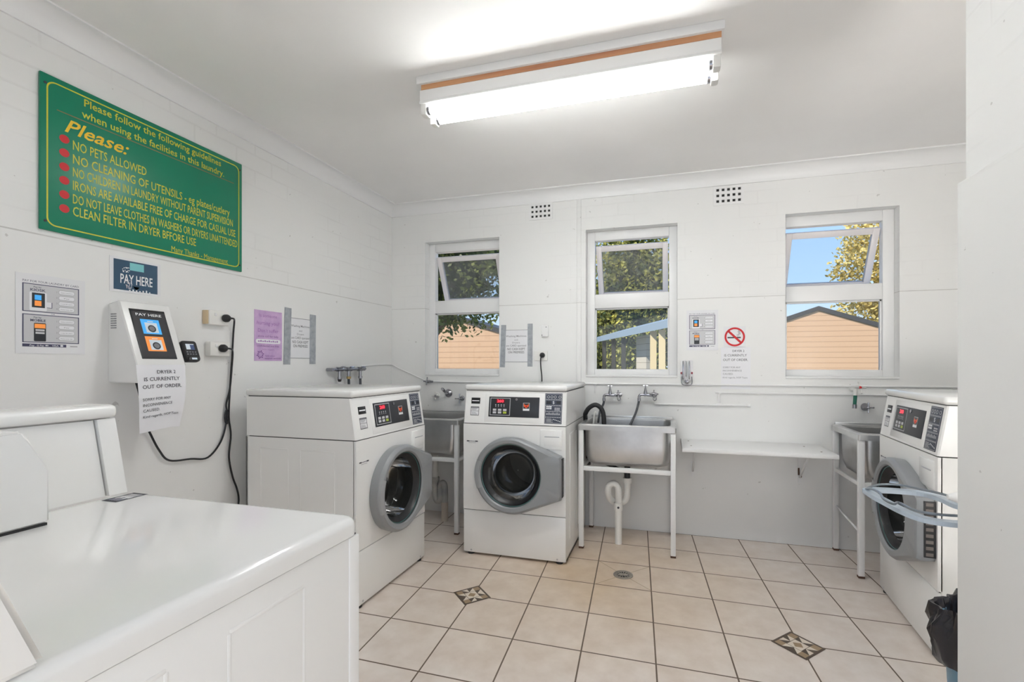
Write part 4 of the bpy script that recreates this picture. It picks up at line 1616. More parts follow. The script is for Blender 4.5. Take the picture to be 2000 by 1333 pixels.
# green rules board
b = MB()
b.box((-0.443, -0.012, -0.303), (0.443, 0.0, 0.306), M_GREEN, 0.003)
y = -0.0126
ring_o = rounded_rect(-0.424, 0.424, -0.284, 0.284, 0.03, 6)
ring_i = rounded_rect(-0.419, 0.419, -0.279, 0.279, 0.026, 6)
n = len(ring_o)
b.add([(p[0], y, p[1]) for p in ring_o] + [(p[0], y, p[1]) for p in ring_i], [(i, (i + 1) % n, n + (i + 1) % n, n + i) for i in range(n)], M_YELLOW)
b.text('Please follow the following guidelines', -0.302, 0.242, 0.030, y, M_YELLOW, 0.615, offset=0.008)
b.text('when using the facilities in this laundry.', -0.310, 0.193, 0.030, y, M_YELLOW, 0.641, offset=0.008)
b.rect(-0.392, 0.178, 0.391, 0.1815, y, M_DULLRED)
b.text('Please:', -0.367, 0.108, 0.052, y, M_ORANGEYEL, 0.232, shear=0.35, offset=0.014)
lines = [('NO PETS ALLOWED', 0.278, 0.046), ('NO CLEANING OF UTENSILS - eg plates/cutlery', 0.705, -0.010), ('NO CHILDREN IN LAUNDRY WITHOUT PARENT SUPERVISION', 0.724, -0.063),
         ('IRONS ARE AVAILABLE FREE OF CHARGE FOR CASUAL USE', 0.740, -0.117), ('DO NOT LEAVE CLOTHES IN WASHERS OR DRYERS UNATTENDED', 0.752, -0.172), ('CLEAN FILTER IN DRYER BFFORE USE', 0.514, -0.222)]
for s, w, z in lines:
    b.text(s, -0.340, z, 0.037, y, M_YELLOW, w, offset=0.004)
for z in (0.075, 0.020, -0.036, -0.090, -0.147, -0.203):
    b.disc(-0.368, z, 0.0165, y, M_RED, 20)
b.text('Many Thanks - Management', 0.051, -0.276, 0.026, y, M_YELLOW, 0.302)
for x in (-0.415, 0.426):
    b.add([], [], M_BLACK)
sign = tag(b.build('notice_board'), 'large green board with yellow laundry rules high on the left wall', 'sign')
place_left(sign, 1.6565, 2.076)
for x in (-0.428, 0.428):
    for z in (-0.268, 0.268):
        s_ = MB()
        s_.lathe([(0.005, 0), (0.005, 0.002), (0.0, 0.003)], (x, -0.0121, z), (0, -1, 0), M_INK, 10)
        s_.build('screw', sign)


def kiosk_poster(w, h):
    """print of the payment instructions, centred on the sheet, scaled to w x h of the printed block"""
    b = MB()
    b.box((-w * 0.5 - 0.018 * w / 0.17, -0.0012, -h * 0.5 - 0.02 * h / 0.26), (w * 0.5 + 0.02 * w / 0.17, 0.0, h * 0.5 + 0.022 * h / 0.26), M_PLASTICSLEEVE)
    y = -0.0016
    X = lambda u: -w / 2 + w * u
    Z = lambda v: -h / 2 + h * v
    b.text('PAY FOR YOUR LAUNDRY BY CARD', X(0.5), Z(0.965), h * 0.030, y, M_NAVYINK, w * 0.99, 'c')
    for z0, z1, word in ((0.535, 0.945, 'KIOSK'), (0.085, 0.500, 'MOBILE')):
        b.rect(X(0), Z(z0), X(1), Z(z1), y, M_NAVYINK)
        b.rect(X(0.02), Z(z0 + 0.011), X(0.98), Z(z1 - 0.011), y - 0.0004, M_PANELGREY)
        b.text('Pay by', X(0.25), Z(z1 - 0.055), h * 0.020, y - 0.0008, M_NAVYINK, w * 0.13, 'c', offset=0.01)
        b.text(word, X(0.26), Z(z1 - 0.105), h * 0.034, y - 0.0008, M_NAVYINK, w * 0.26, 'c', offset=0.02)
        for k in range(4):
            zz = z1 - 0.085 - k * 0.085
            pts = rounded_rect(X(0.62), X(0.91), Z(zz - 0.030), Z(zz + 0.030), h * 0.02, 3)
            b.poly(pts, y - 0.0007, M_INKGREY)
            pts = rounded_rect(X(0.624), X(0.906), Z(zz - 0.027), Z(zz + 0.027), h * 0.018, 3)
            b.poly(pts, y - 0.0010, M_PAPER)
            b.text(str(k + 1), X(0.585), Z(zz - 0.012), h * 0.022, y - 0.0008, M_INKGREY, None, 'c')
            b.text(('Select machine', 'Pay', 'Load & start', 'Enjoy your day')[k], X(0.765), Z(zz - 0.009), h * 0.014, y - 0.0013, M_INKGREY, w * (0.10 if k == 1 else 0.22), 'c')
    # drawn kiosk
    b.poly(rounded_rect(X(0.115), X(0.41), Z(0.555), Z(0.825), h * 0.015, 3), y - 0.0007, M_PAPER)
    b.rect(X(0.155), Z(0.600), X(0.375), Z(0.815), y - 0.0010, M_CHARCOAL)
    b.rect(X(0.20), Z(0.712), X(0.315), Z(0.785), y - 0.0013, M_SKYBLUE)
    b.rect(X(0.20), Z(0.625), X(0.315), Z(0.700), y - 0.0013, M_SCRORANGE)
    b.rect(X(0.41), Z(0.605), X(0.505), Z(0.690), y - 0.0008, M_NAVYINK)
    b.rect(X(0.405), Z(0.612), X(0.492), Z(0.690), y - 0.0011, M_PAPER)
    # drawn phone
    b.poly(rounded_rect(X(0.19), X(0.395), Z(0.105), Z(0.375), h * 0.012, 3), y - 0.0007, M_CHARCOAL)
    b.rect(X(0.20), Z(0.298), X(0.385), Z(0.362), y - 0.0010, M_SCRORANGE)
    for zz in (0.215, 0.255):
        b.rect(X(0.215), Z(zz), X(0.370), Z(zz + 0.028), y - 0.0010, M_PANELGREY)
    b.text('OR', X(0.52), Z(0.509), h * 0.016, y, M_NAVYINK, w * 0.07, 'c')
    # card strip
    b.rect(X(0.0), Z(0.025), X(0.76), Z(0.068), y, M_NAVYINK)
    for k, s in enumerate(('Pay', 'G Pay', 'VISA')):
        b.text(s, X((0.16, 0.30, 0.56)[k]), Z(0.034), h * 0.022, y - 0.0004, M_PAPER, w * (0.08, 0.12, 0.12)[k], 'c', offset=0.01)
    b.disc(X(0.40), Z(0.046), h * 0.010, y - 0.0004, M_PAPER, 10)
    b.disc(X(0.425), Z(0.046), h * 0.010, y - 0.0005, M_PANELGREY, 10)
    b.rect(X(0.65), Z(0.033), X(0.70), Z(0.060), y - 0.0004, M_PAPER)
    b.rect(X(0.83), Z(0.036), X(0.97), Z(0.046), y, M_INKGREY)
    return b


o = kiosk_poster(0.176, 0.262).build('poster')
place_left(o, 1.255, 1.442)
tag(o, 'white laminated card payment instructions at the far left of the left wall', 'poster', 'card payment instruction posters')
o = kiosk_poster(0.178, 0.252).build('poster')
place_back(o, 0.234, 1.497)
tag(o, 'small card payment instructions sheet beside the middle window near the no smoking sign', 'poster', 'card payment instruction posters')

# PAY HERE card
b = MB()
b.box((-0.106, -0.0015, -0.077), (0.107, 0.0, 0.077), M_PLASTICSLEEVE)
y = -0.0020
b.rect(-0.091, -0.067, 0.092, 0.067, y, M_NAVY)
b.rect(-0.027, 0.026, 0.032, 0.060, y - 0.0004, M_CYAN)
b.text('PAY HERE', 0.002, -0.036, 0.040, y - 0.0008, M_WHITEINK, 0.134, 'c', offset=0.012)
b.poly([(-0.014, -0.046), (0.014, -0.046), (0.0, -0.062)], y - 0.0008, M_CYAN)
b.poly([(-0.014, -0.046), (0.014, -0.046), (0.0, -0.062)], y - 0.0008, M_CYAN)
rr = random.Random(3)
for k in range(16):
    x = rr.uniform(-0.066, -0.03)
    z = rr.uniform(0.012, 0.034)
    b.rect(x, z, x + rr.uniform(.002, .006), z + rr.uniform(.002, .005), y - 0.0005, M_WHITEINK)
for k in range(26):
    x = rr.uniform(-0.05, -0.018)
    z = rr.uniform(-0.060, -0.022)
    b.rect(x, z, x + rr.uniform(.001, .004), z + rr.uniform(.003, .009), y - 0.0010, M_PANELGREY)
for k in range(7):
    b.rect(-0.03 + 0.014 * k, -0.067, -0.024 + 0.014 * k, -0.062 + 0.003 * (k % 3), y - 0.0005, M_WHITEINK)
o = b.build('pay_here_card')
place_left(o, 1.5585, 1.648)
tag(o, 'dark blue laminated PAY HERE card on the wall above the payment kiosk', 'sign')

# purple sheet
b = MB()
b.box((-0.100, -0.0012, -0.150), (0.104, 0.0, 0.152), M_PURPLE)
y = -0.0018
b.text('Is someone', 0.0, 0.112, 0.020, y, M_PURPLEMID, 0.13, 'c')
b.text('hurting you?', 0.0, 0.066, 0.022, y, M_PURPLEMID, 0.165, 'c')
b.text("Don't suffer", 0.0, 0.022, 0.020, y, M_PURPLEMID, 0.15, 'c')
b.text('alone call for help', 0.0, -0.008, 0.012, y, M_PURPLEINK, 0.15, 'c')
b.poly(rounded_rect(-0.090, 0.092, -0.046, -0.020, 0.012, 4), y, M_PAPER)
for k in range(10):
    b.rect(-0.074 + 0.015 * k, -0.037, -0.064 + 0.015 * k, -0.030 + 0.003 * (k % 2), y - 0.0004, M_PURPLEMID)
b.text('confidential and free', 0.0, -0.066, 0.011, y, M_PURPLEINK, 0.16, 'c')
b.text('24 hr support', 0.0, -0.086, 0.009, y, M_PURPLEMID, 0.09, 'c')
for k in range(12):
    a = 2 * PI * k / 12 + 0.2
    c, s = math.cos(a), math.sin(a)
    r0, r1 = 0.010, 0.029 - 0.006 * (k % 2)
    b.poly([(-0.058 + r0 * c, -0.113 + r0 * s), (-0.058 + 0.75 * r1 * c - 0.0035 * s, -0.113 + 0.75 * r1 * s + 0.0035 * c), (-0.058 + r1 * c, -0.113 + r1 * s), (-0.058 + 0.75 * r1 * c + 0.0035 * s, -0.113 + 0.75 * r1 * s - 0.0035 * c)], y, M_PURPLEINK)
b.text('family violence', -0.022, -0.124, 0.008, y, M_PURPLEINK, 0.07)
b.text('support services', -0.026, -0.139, 0.009, y, M_PURPLEINK, 0.12, offset=0.01)
o = b.build('poster')
place_left(o, 2.291, 1.421)
tag(o, 'purple poster with a dark flower emblem on the left wall', 'poster')


def taped_notice(w, h, tape_w, tape_h, gap):
    b = MB()
    b.box((-w / 2, -0.0012, -h / 2), (w / 2, 0.0, h / 2), M_PLASTICSLEEVE)
    y = -0.0018
    b.rect(-w / 2, h / 2 - 0.003, w / 2, h / 2, y, M_INKGREY)
    b.rect(-w / 2, -h / 2, w / 2, -h / 2 + 0.003, y, M_INKGREY)
    k = h / 0.27
    b.text('Washing Machines', 0, 0.076 * k, 0.014 * k, y, M_INKGREY, gap * 0.97, 'c', offset=0.008)
    b.text('and', 0, 0.046 * k, 0.012 * k, y, M_INKGREY, gap * 0.16, 'c')
    b.text('Dryers', 0, 0.022 * k, 0.013 * k, y, M_INKGREY, gap * 0.36, 'c')
    b.text('are CARD operated', 0, -0.004 * k, 0.015 * k, y, M_INKGREY, gap * 0.94, 'c', offset=0.008)
    b.text('NO CASH KEPT', 0, -0.034 * k, 0.018 * k, y, M_INK, gap * 0.84, 'c')
    b.text('ON PREMISES', 0, -0.061 * k, 0.018 * k, y, M_INK, gap * 0.76, 'c')
    o = b.build('taped_notice')
    return o


o = taped_notice(0.190, 0.262, 0.05, 0.36, 0.165)
place_left(o, 2.549, 1.420)
tag(o, 'white card-operated notice held by grey tape strips beside the purple poster', 'notice', 'notices fixed with grey tape')
for x, dz, h, tl in ((-0.110, 0.010, 0.362, 0.03), (0.110, 0.0, 0.335, 0.01)):
    b = MB()
    b.box((-0.0275, -0.0026, -h / 2), (0.0275, -0.0014, h / 2), M_DUCT)
    p = b.build('tape_strip', o)
    p.location = (x, 0, dz)
    p.rotation_euler = (0, tl, 0)
o = taped_notice(0.215, 0.262, 0.05, 0.34, 0.180)
place_back(o, -1.189, 1.398)
tag(o, 'white card-operated notice held by grey tape strips right of the left window', 'notice', 'notices fixed with grey tape')
for x, dz, h, tl in ((-0.112, 0.0, 0.345, 0.03), (0.118, 0.006, 0.345, 0.005)):
    b = MB()
    b.box((-0.021, -0.0026, -h / 2), (0.021, -0.0014, h / 2), M_DUCT)
    p = b.build('tape_strip', o)
    p.location = (x, 0, dz)
    p.rotation_euler = (0, tl, 0)

# no smoking sticker
b = MB()
b.box((-0.073, -0.001, -0.075), (0.073, 0.0, 0.075), M_PLASTICSLEEVE)
y = -0.0015
b.rect(-0.048, -0.010, 0.040, 0.000, y, M_INK)
for k in range(5):
    b.disc(0.020 + 0.007 * math.sin(k * 1.3) + 0.004 * k, 0.012 + 0.008 * k, 0.007, y - 0.0002 - 0.00005 * k, M_INKGREY, 12, 0.0045)
b.disc(0, 0, 0.068, y - 0.0008, M_RED, 40, 0.055)
c, s = math.cos(R(-45)), math.sin(R(-45))
b.poly([(c * -0.058 - s * 0.0075, s * -0.058 + c * 0.0075), (c * -0.058 + s * 0.0075, s * -0.058 - c * 0.0075), (c * 0.058 + s * 0.0075, s * 0.058 - c * 0.0075), (c * 0.058 - s * 0.0075, s * 0.058 + c * 0.0075)], y - 0.0008, M_RED)
o = b.build('no_smoking_sign')
place_back(o, 0.454, 1.446)
tag(o, 'round red no smoking symbol on the wall between the middle and right windows', 'sign')


def out_of_order(mb, x, ztop, w, h, y):
    k = w / 0.20
    mb.text('DRYER 2', x + 0.02 * k, ztop - 0.030 * k, 0.015 * k, y, M_INK, w * 0.40, 'c', offset=0.004)
    mb.text('IS CURRENTLY', x, ztop - 0.062 * k, 0.016 * k, y, M_INK, w * 0.76, 'c', offset=0.004)
    mb.text('OUT OF ORDER.', x, ztop - 0.095 * k, 0.016 * k, y, M_INK, w * 0.84, 'c', offset=0.004)
    mb.text('SORRY FOR ANY', x - w * 0.43, ztop - 0.148 * k, 0.012 * k, y, M_INKGREY, w * 0.60)
    mb.text('INCONVENIENCE', x - w * 0.43, ztop - 0.172 * k, 0.012 * k, y, M_INKGREY, w * 0.64)
    mb.text('CAUSED.', x - w * 0.43, ztop - 0.196 * k, 0.012 * k, y, M_INKGREY, w * 0.36)
    mb.text('Kind regards, HOP Team', x - w * 0.43, ztop - 0.222 * k, 0.011 * k, y, M_INKGREY, w * 0.83)


b = MB()
b.box((-0.096, -0.0010, -0.152), (0.100, 0.0, 0.148), M_PAPER)
out_of_order(b, 0.0, 0.142, 0.196, 0.29, -0.0014)
o = b.build('paper_notice')
place_back(o, 0.459, 1.225)
tag(o, 'white dryer out of order paper below the no smoking symbol', 'notice', 'dryer out of order sheets')

# ------------------------------------------------------------------ payment kiosk and what hangs on it
kz = thing('payment_kiosk', 'white wall kiosk with a sloping touch screen on the left wall', 'kiosk', (XL, 1.555, 1.17), R(90))
# local: x along the wall (-0.105..0.105), y = -distance from the wall, z up from the bottom
b = MB()
prof = [(-0.001, 0.0), (-0.001, 0.345), (-0.058, 0.357), (-0.066, 0.352), (-0.171, 0.072), (-0.172, 0.060), (-0.172, 0.004), (-0.166, 0.0)]
rings = []
for x, ins in ((-0.105, 0.006), (-0.101, 0.001), (-0.097, 0.0), (0.097, 0.0), (0.101, 0.001), (0.105, 0.006)):
    cy_ = -0.08
    cz_ = 0.17
    rings.append([(x, q[0] + (0 if q[0] > -0.01 else ins), q[1] + (ins if q[1] < 0.1 else -ins)) for q in prof])
b.loops(rings, M_ENAMEL, True, True, True)
b.build('kiosk_body', kz, 35)
ang = math.atan2(0.105, 0.280)
b = MB()
b.box((-0.0745, -0.0015, -0.118), (0.0745, 0.002, 0.118), M_BLACK, 0.002)
y = -0.0020
b.rect(-0.070, -0.113, 0.070, 0.108, y, M_SCREEN)
b.text('PAY HERE', 0.0, 0.086, 0.012, y - 0.0004, M_WHITEINK, 0.108, 'c', offset=0.01)
for z0, m_, dz in ((0.000, M_SKYBLUE, 0.070), (-0.082, M_SCRORANGE, 0.070)):
    b.rect(-0.042, z0, 0.036, z0 + dz, y - 0.0004, m_)
    b.rect(-0.028, z0 + 0.006, 0.024, z0 + 0.054, y - 0.0008, M_SCRTILE)
    b.disc(-0.002, z0 + 0.026, 0.017, y - 0.0012, M_CHARCOAL, 18)
    b.disc(-0.002, z0 + 0.026, 0.012, y - 0.0016, M_INKGREY, 18)
    b.rect(-0.014, z0 + 0.058, 0.010, z0 + 0.062, y - 0.0008, M_WHITEINK)
scr = b.build('touch_screen', kz)
scr.location = (-0.003, -0.1175 - 0.0012, 0.2135 + 0.0006)
scr.rotation_euler = (-ang, 0, 0)
b = MB()
for i in range(4):
    for k in range(7):
        b.box((-0.1058, -0.045 + 0.009 * i - 0.003, 0.235 + 0.010 * k), (-0.1050, -0.045 + 0.009 * i + 0.003, 0.240 + 0.010 * k), M_INKGREY)
b.build('side_vent', kz)

# paper hanging from the kiosk edge, gently curled
b = MB()
nu, nv = 8, 10


def sheet(u, v):
    x = -0.113 + 0.206 * u + 0.010 * v - 0.030 * u * v
    z = 0.077 - 0.292 * v + 0.012 * math.sin(2.2 * u) * v
    yy = -0.176 - 0.020 * math.sin(PI * min(v * 1.05, 1)) * (0.3 + 0.7 * u) - 0.010 * v * math.sin(3 * u + 0.6)
    return Vector((x, yy, z))


vs = [sheet(i / nu, j / nv) for j in range(nv + 1) for i in range(nu + 1)]
fs = [(j * (nu + 1) + i, j * (nu + 1) + i + 1, (j + 1) * (nu + 1) + i + 1, (j + 1) * (nu + 1) + i) for j in range(nv) for i in range(nu)]
b.add(vs, fs, M_PAPER, True)
tb = MB()
out_of_order(tb, 0.0, 0.0, 0.200, 0.29, 0.0)
k0 = len(tb.v)
tv = []
for (x, _, z) in tb.v:
    u = min(max(x / 0.206 + 0.49, 0), 1)
    v = min(max(-z / 0.292 + 0.03, 0), 1)
    tv.append(sheet(u, v) + Vector((0, -0.0014, 0)))
for f, mi_ in zip(tb.f, tb.m):
    pass
b.add(tv, tb.f, M_INK)
o = b.build('paper_notice', None, 60)
o.location = (XL, 1.555, 1.17)
o.rotation_euler = (0, 0, R(90))
tag(o, 'curled dryer out of order paper hanging from the bottom edge of the payment kiosk', 'notice', 'dryer out of order sheets')

# card terminal beside the kiosk
pt = thing('card_terminal', 'small black card payment terminal beside the kiosk screen', 'card terminal', (XL + 0.138, 1.700, 1.310), R(90))
tilt = Matrix.Rotation(-0.36, 3, 'X')


def tilted(o, m=tilt):
    for v in o.data.vertices:
        v.co = m @ v.co
    return o


b = MB()
b.loops([[(p[0], yy, p[1]) for p in rounded_rect(-0.036 + i_, 0.036 - i_, -0.052 + i_, 0.052 - i_, 0.012, 4)] for yy, i_ in ((0.014, 0.002), (0.008, 0), (-0.008, 0), (-0.014, 0.003))], M_BLACK, True, True, True)
tilted(b.build('terminal_body', pt))
b = MB()
b.rect(-0.022, 0.006, 0.018, 0.034, -0.0146, M_SCRTILE)
b.rect(-0.002, 0.004, 0.018, 0.030, -0.0150, mat('terminal_blue', (0.08, 0.12, 0.25), 0.2))
tilted(b.build('terminal_screen', pt))
b = MB()
for k in range(4):
    for r_ in range(2):
        b.box((-0.026 + 0.013 * k, -0.0160, -0.010 - 0.011 * r_), (-0.018 + 0.013 * k, -0.0135, -0.004 - 0.011 * r_), M_INKGREY, 0.001)
tilted(b.build('keypad', pt))
b = MB()
b.box((-0.026, -0.020, -0.052), (0.026, -0.008, -0.034), M_BLACK, 0.004)
b.rect(-0.013, -0.047, 0.012, -0.038, -0.0204, M_SCRTILE)
tilted(b.build('card_slot', pt))
b = MB()
b.tube([(0.0, 0.012, -0.005), (0.0, 0.136, -0.012)], 0.010, M_BLACK, 10)
b.build('mount_arm', pt)


# ------------------------------------------------------------------ power points, plugs and cords
def outlet_left(y, z, label, block):
    t = thing('power_outlet', label, 'power outlet', (XL, y, z), R(90), 'power outlets')
    b = MB()
    b.box((-0.058, -0.040, -0.038), (0.058, -0.001, 0.038), M_OUTLET, 0.006)
    b.build('face_plate', t)
    if block:
        b = MB()
        b.box((-0.066, -0.034, -0.036), (-0.058, -0.001, 0.036), M_BEIGEBLOCK, 0.002)
        b.build('mounting_block', t)
    b = MB()
    b.box((-0.030, -0.044, 0.008), (-0.018, -0.039, 0.024), M_TRIM, 0.002)
    b.build('rocker_switch', t)
    return t


outlet_left(1.940, 1.497, 'white power outlet on a beige block, upper of the two beside the kiosk', True)
outlet_left(1.945, 1.332, 'white power outlet, lower of the two beside the kiosk', False)


def plug(b, p, axis):
    b.lathe([(0.016, 0.0), (0.021, 0.004), (0.021, 0.018), (0.014, 0.030), (0.008, 0.034), (0.0, 0.035)], p, axis, M_BLACK, 18)


def L3(pts, off):
    return [(XL + off, q[0], q[1]) for q in pts]


b = MB()
P = [(XL + 0.070, 1.972, 1.497), (XL + 0.070, 1.995, 1.497), (XL + 0.045, 2.022, 1.485)] + L3([(2.042, 1.426), (2.033, 1.284), (2.020, 1.10), (2.014, 0.96), (2.026, 0.86), (2.015, 0.74), (2.036, 0.631), (2.062, 0.560), (2.075, 0.50), (2.070, 0.44), (2.05, 0.30)], 0.016)
b.tube(smooth_path(P, 6), 0.0048, M_BLACK, 8)
cd = attach(b.build('power_cord'), w1)
b = MB()
plug(b, (XL + 0.041, 1.968, 1.497), (1, 0, 0))
pl = attach(b.build('plug'), cd)
b = MB()
P = [(XL + 0.070, 1.955, 1.335), (XL + 0.066, 1.985, 1.332), (XL + 0.045, 2.012, 1.315)] + L3([(2.033, 1.242), (2.020, 1.115), (1.998, 1.03), (2.008, 0.98), (2.014, 0.95), (2.000, 0.925), (1.990, 0.96), (2.000, 1.00), (1.998, 0.93), (1.965, 0.832), (1.892, 0.762), (1.80, 0.772), (1.696, 0.785), (1.649, 0.842), (1.610, 0.925)], 0.016) + [(XL + 0.03, 1.575, 0.99), (XL + 0.07, 1.53, 1.10), (XL + 0.09, 1.50, 1.170)]
b.tube(smooth_path(P, 6), 0.0048, M_BLACK, 8)
cd = attach(b.build('power_cord'), kz)
b = MB()
plug(b, (XL + 0.041, 1.950, 1.335), (1, 0, 0))
pl = attach(b.build('plug'), cd)

t = thing('power_outlet', 'cream power outlet with a black plug on the window wall above the middle machine', 'power outlet', (-0.972, YB, 1.318), 0, 'power outlets')
b = MB()
b.box((-0.062, -0.012, -0.038), (0.048, -0.001, 0.038), M_OUTLET, 0.004)
b.build('face_plate', t)
b = MB()
b.tube(smooth_path([(-0.964, YB - 0.040, 1.315), (-0.972, YB - 0.044, 1.29), (-0.972, YB - 0.036, 1.22), (-0.966, YB - 0.030, 1.15), (-0.968, YB - 0.022, 1.02)], 5), 0.0048, M_BLACK, 8)
cd = attach(b.build('power_cord'), w2)
b = MB()
plug(b, (-0.964, YB - 0.013, 1.322), (0, -1, 0))
pl = attach(b.build('plug'), cd)
t = thing('junction_box', 'small white blanking box above the outlet beside the taped notice', 'junction box', (-0.945, YB, 1.515))
b = MB()
b.box((-0.030, -0.022, -0.045), (0.030, -0.001, 0.046), M_TRIM, 0.006)
b.build('box_cover', t)
for x, z in ((0.012, 0.030), (-0.022, -0.034)):
    b = MB()
    b.lathe([(0.004, 0), (0.004, 0.001), (0, 0.0015)], (x, -0.022, z), (0, -1, 0), M_INK, 8)
    b.build('screw', t)

# ------------------------------------------------------------------ ironing board, right edge
ib = thing('ironing_board', 'pale blue ironing board end with a wire iron rest in front of the right machine', 'ironing board', (0.70, 1.98, 0))
b = MB()
zb = 0.775


def flat_rail(b, pts, w, z0, z1, material):
    P = [Vector((p[0], p[1], 0)) for p in pts]
    rings = []
    for i, p in enumerate(P):
        d = (P[min(i + 1, len(P) - 1)] - P[max(i - 1, 0)]).normalized()
        n_ = Vector((-d.y, d.x, 0)) * (w / 2)
        rings.append([(p.x - n_.x, p.y - n_.y, z0), (p.x + n_.x, p.y + n_.y, z0), (p.x + n_.x, p.y + n_.y, z1), (p.x - n_.x, p.y - n_.y, z1)])
    b.loops(rings, material, False, True, True)


near = smooth_path([(0.004, 0.010, 0), (0.003, -0.06, 0), (0.010, -0.15, 0), (0.020, -0.24, 0), (0.045, -0.305, 0), (0.10, -0.325, 0), (0.17, -0.318, 0), (0.42, -0.30, 0)], 5)
far = smooth_path([(0.004, 0.010, 0), (0.03, 0.035, 0), (0.10, 0.045, 0), (0.18, 0.03, 0), (0.215, -0.04, 0), (0.225, -0.13, 0), (0.30, -0.16, 0), (0.42, -0.17, 0)], 5)
flat_rail(b, near, 0.030, zb, zb + 0.014, M_PALEBLUE)
flat_rail(b, far, 0.034, zb, zb + 0.014, M_PALEBLUE)
b.build('rest_frame', ib)
b = MB()
wire = [(0.000, 0.012, 0.016), (0.05, 0.040, 0.028), (0.12, 0.046, 0.030), (0.16, 0.0, 0.030), (0.215, -0.05, 0.026), (0.235, -0.12, 0.018)]
b.tube(smooth_path([(p[0], p[1], zb + p[2]) for p in wire], 5), 0.0042, M_WIRE, 8)
wire = [(0.000, 0.012, 0.016), (-0.002, -0.05, 0.030), (-0.002, -0.11, 0.032), (-0.020, -0.19, 0.032), (-0.012, -0.235, 0.030), (0.012, -0.215, 0.030), (0.02, -0.29, 0.030), (0.06, -0.318, 0.030), (0.14, -0.312, 0.028), (0.42, -0.296, 0.028)]
b.tube(smooth_path([(p[0], p[1], zb + p[2]) for p in wire], 5), 0.0042, M_WIRE, 8)
b.build('wire_rest', ib)
b = MB()
b.box((0.40, -0.34, zb - 0.004), (1.10, -0.10, zb + 0.018), M_PALEBLUE, 0.008)
b.build('board', ib)
for x in (0.55, 0.95):
    b = MB()
    b.tube([(x, -0.33, 0.012), (1.50 - x, -0.11, zb)], 0.011, M_WIRE, 10)
    b.tube([(x, -0.33, 0.012), (x, -0.12, 0.012)], 0.011, M_WIRE, 10)
    b.build('leg', ib)
b = MB()
P = []
for k in range(7):
    u = k / 6
    P.append((0.170 + 0.25 * u, -0.155 - 0.02 * u, zb + 0.0455))
b.tube(P, 0.03, M_CLOTH, 14, True, rs=[0.008, 0.024, 0.028, 0.027, 0.030, 0.028, 0.030])
o = b.build('rolled_cloth')
o.location = (0.70, 1.98, 0)
tag(o, 'rolled white cloth lying on the ironing board at the right edge', 'cloth')

# ------------------------------------------------------------------ waste bin with liner
bn = thing('waste_bin', 'blue waste bin partly hidden by the wall at the lower right', 'bin', (1.025, 1.845, 0))
b = MB()
b.lathe([(0.120, 0.0), (0.124, 0.01), (0.144, 0.40), (0.148, 0.41), (0.142, 0.41), (0.118, 0.02), (0.0, 0.015)], (0, 0, 0.001), (0, 0, 1), M_BINBLUE, 36)
b.build('bin_body', bn)
b = MB()
rr = random.Random(11)
n = 120
ph = [rr.uniform(0, 6.28) for _ in range(12)]
rings = []
prof = [(0.146, 0.285, 0.0), (0.152, 0.278, 0.003), (0.162, 0.300, 0.006), (0.170, 0.335, 0.009), (0.173, 0.365, 0.011), (0.169, 0.396, 0.012), (0.163, 0.424, 0.011), (0.158, 0.446, 0.009), (0.150, 0.444, 0.007), (0.142, 0.415, 0.005), (0.136, 0.35, 0.004), (0.126, 0.25, 0.003), (0.113, 0.13, 0.002)]
for r_, z_, am in prof:
    ring = []
    for k in range(n):
        a = 2 * PI * k / n
        q = math.sin(5 * a + ph[0] + z_ * 9) + 0.7 * math.sin(9 * a + ph[1] - z_ * 14) + 0.6 * math.sin(14 * a + ph[2] + z_ * 21) + 0.5 * math.sin(23 * a + ph[5] - z_ * 45) + 0.35 * math.sin(37 * a + ph[6] + z_ * 60)
        sag = 0.035 * math.sin(a * 1.0 + 2.6) if z_ < 0.31 else 0.012 * math.sin(3 * a + ph[3])
        ring.append(((r_ + am * q) * math.cos(a), (r_ + am * q) * math.sin(a), z_ + sag + am * 0.6 * math.sin(7 * a + ph[4])))
    rings.append(ring)
b.loops(rings, M_BAG, True)
b.build('bin_liner', bn, 50)


# ------------------------------------------------------------------ outdoors
b = MB()
b.box((-40, YB + 0.3, -1.3), (40, 60, -1.1), M_GRASS)
structure(b.build('ground_outside'))
b = MB()
b.box((-12, YB + 0.35, -0.14), (9, YB + 3.6, -0.06), M_BOUNCESLAB)  # unseen pale slab added to bounce sunlight up to the ceiling
structure(b.build('bounce_slab_outside'))


def house(name, label, ax, az, slope, half, y, depth):
    t = thing(name, label, 'house', (ax, y, -1.1), 0, 'peach weatherboard houses outside')
    zt = az + 1.1
    he = half - 0.35
    b = MB()
    b.prism([(-he, 0.0), (he, 0.0), (he, zt - slope * he - 0.10), (0, zt - 0.10), (-he, zt - slope * he - 0.10)], 'y', 0.03, depth, M_PEACH)
    b.build('weatherboard_wall', t)
    b = MB()
    th = 0.12
    for sg in (-1, 1):
        b.prism([(0, zt), (sg * half, zt - slope * half), (sg * half, zt - slope * half - th), (0, zt - th)], 'y', 0.0, depth + 0.3, M_ROOFDARK)
    b.build('roof', t)
    return t


house('house', 'peach weatherboard house with a dark gable seen through the right window', 3.83, 2.80, 0.345, 2.6, 14.0, 3.0)
house('house', 'peach weatherboard house seen through the left window behind leaves', -5.55, 2.58, 0.30, 3.0, 11.3, 2.6)

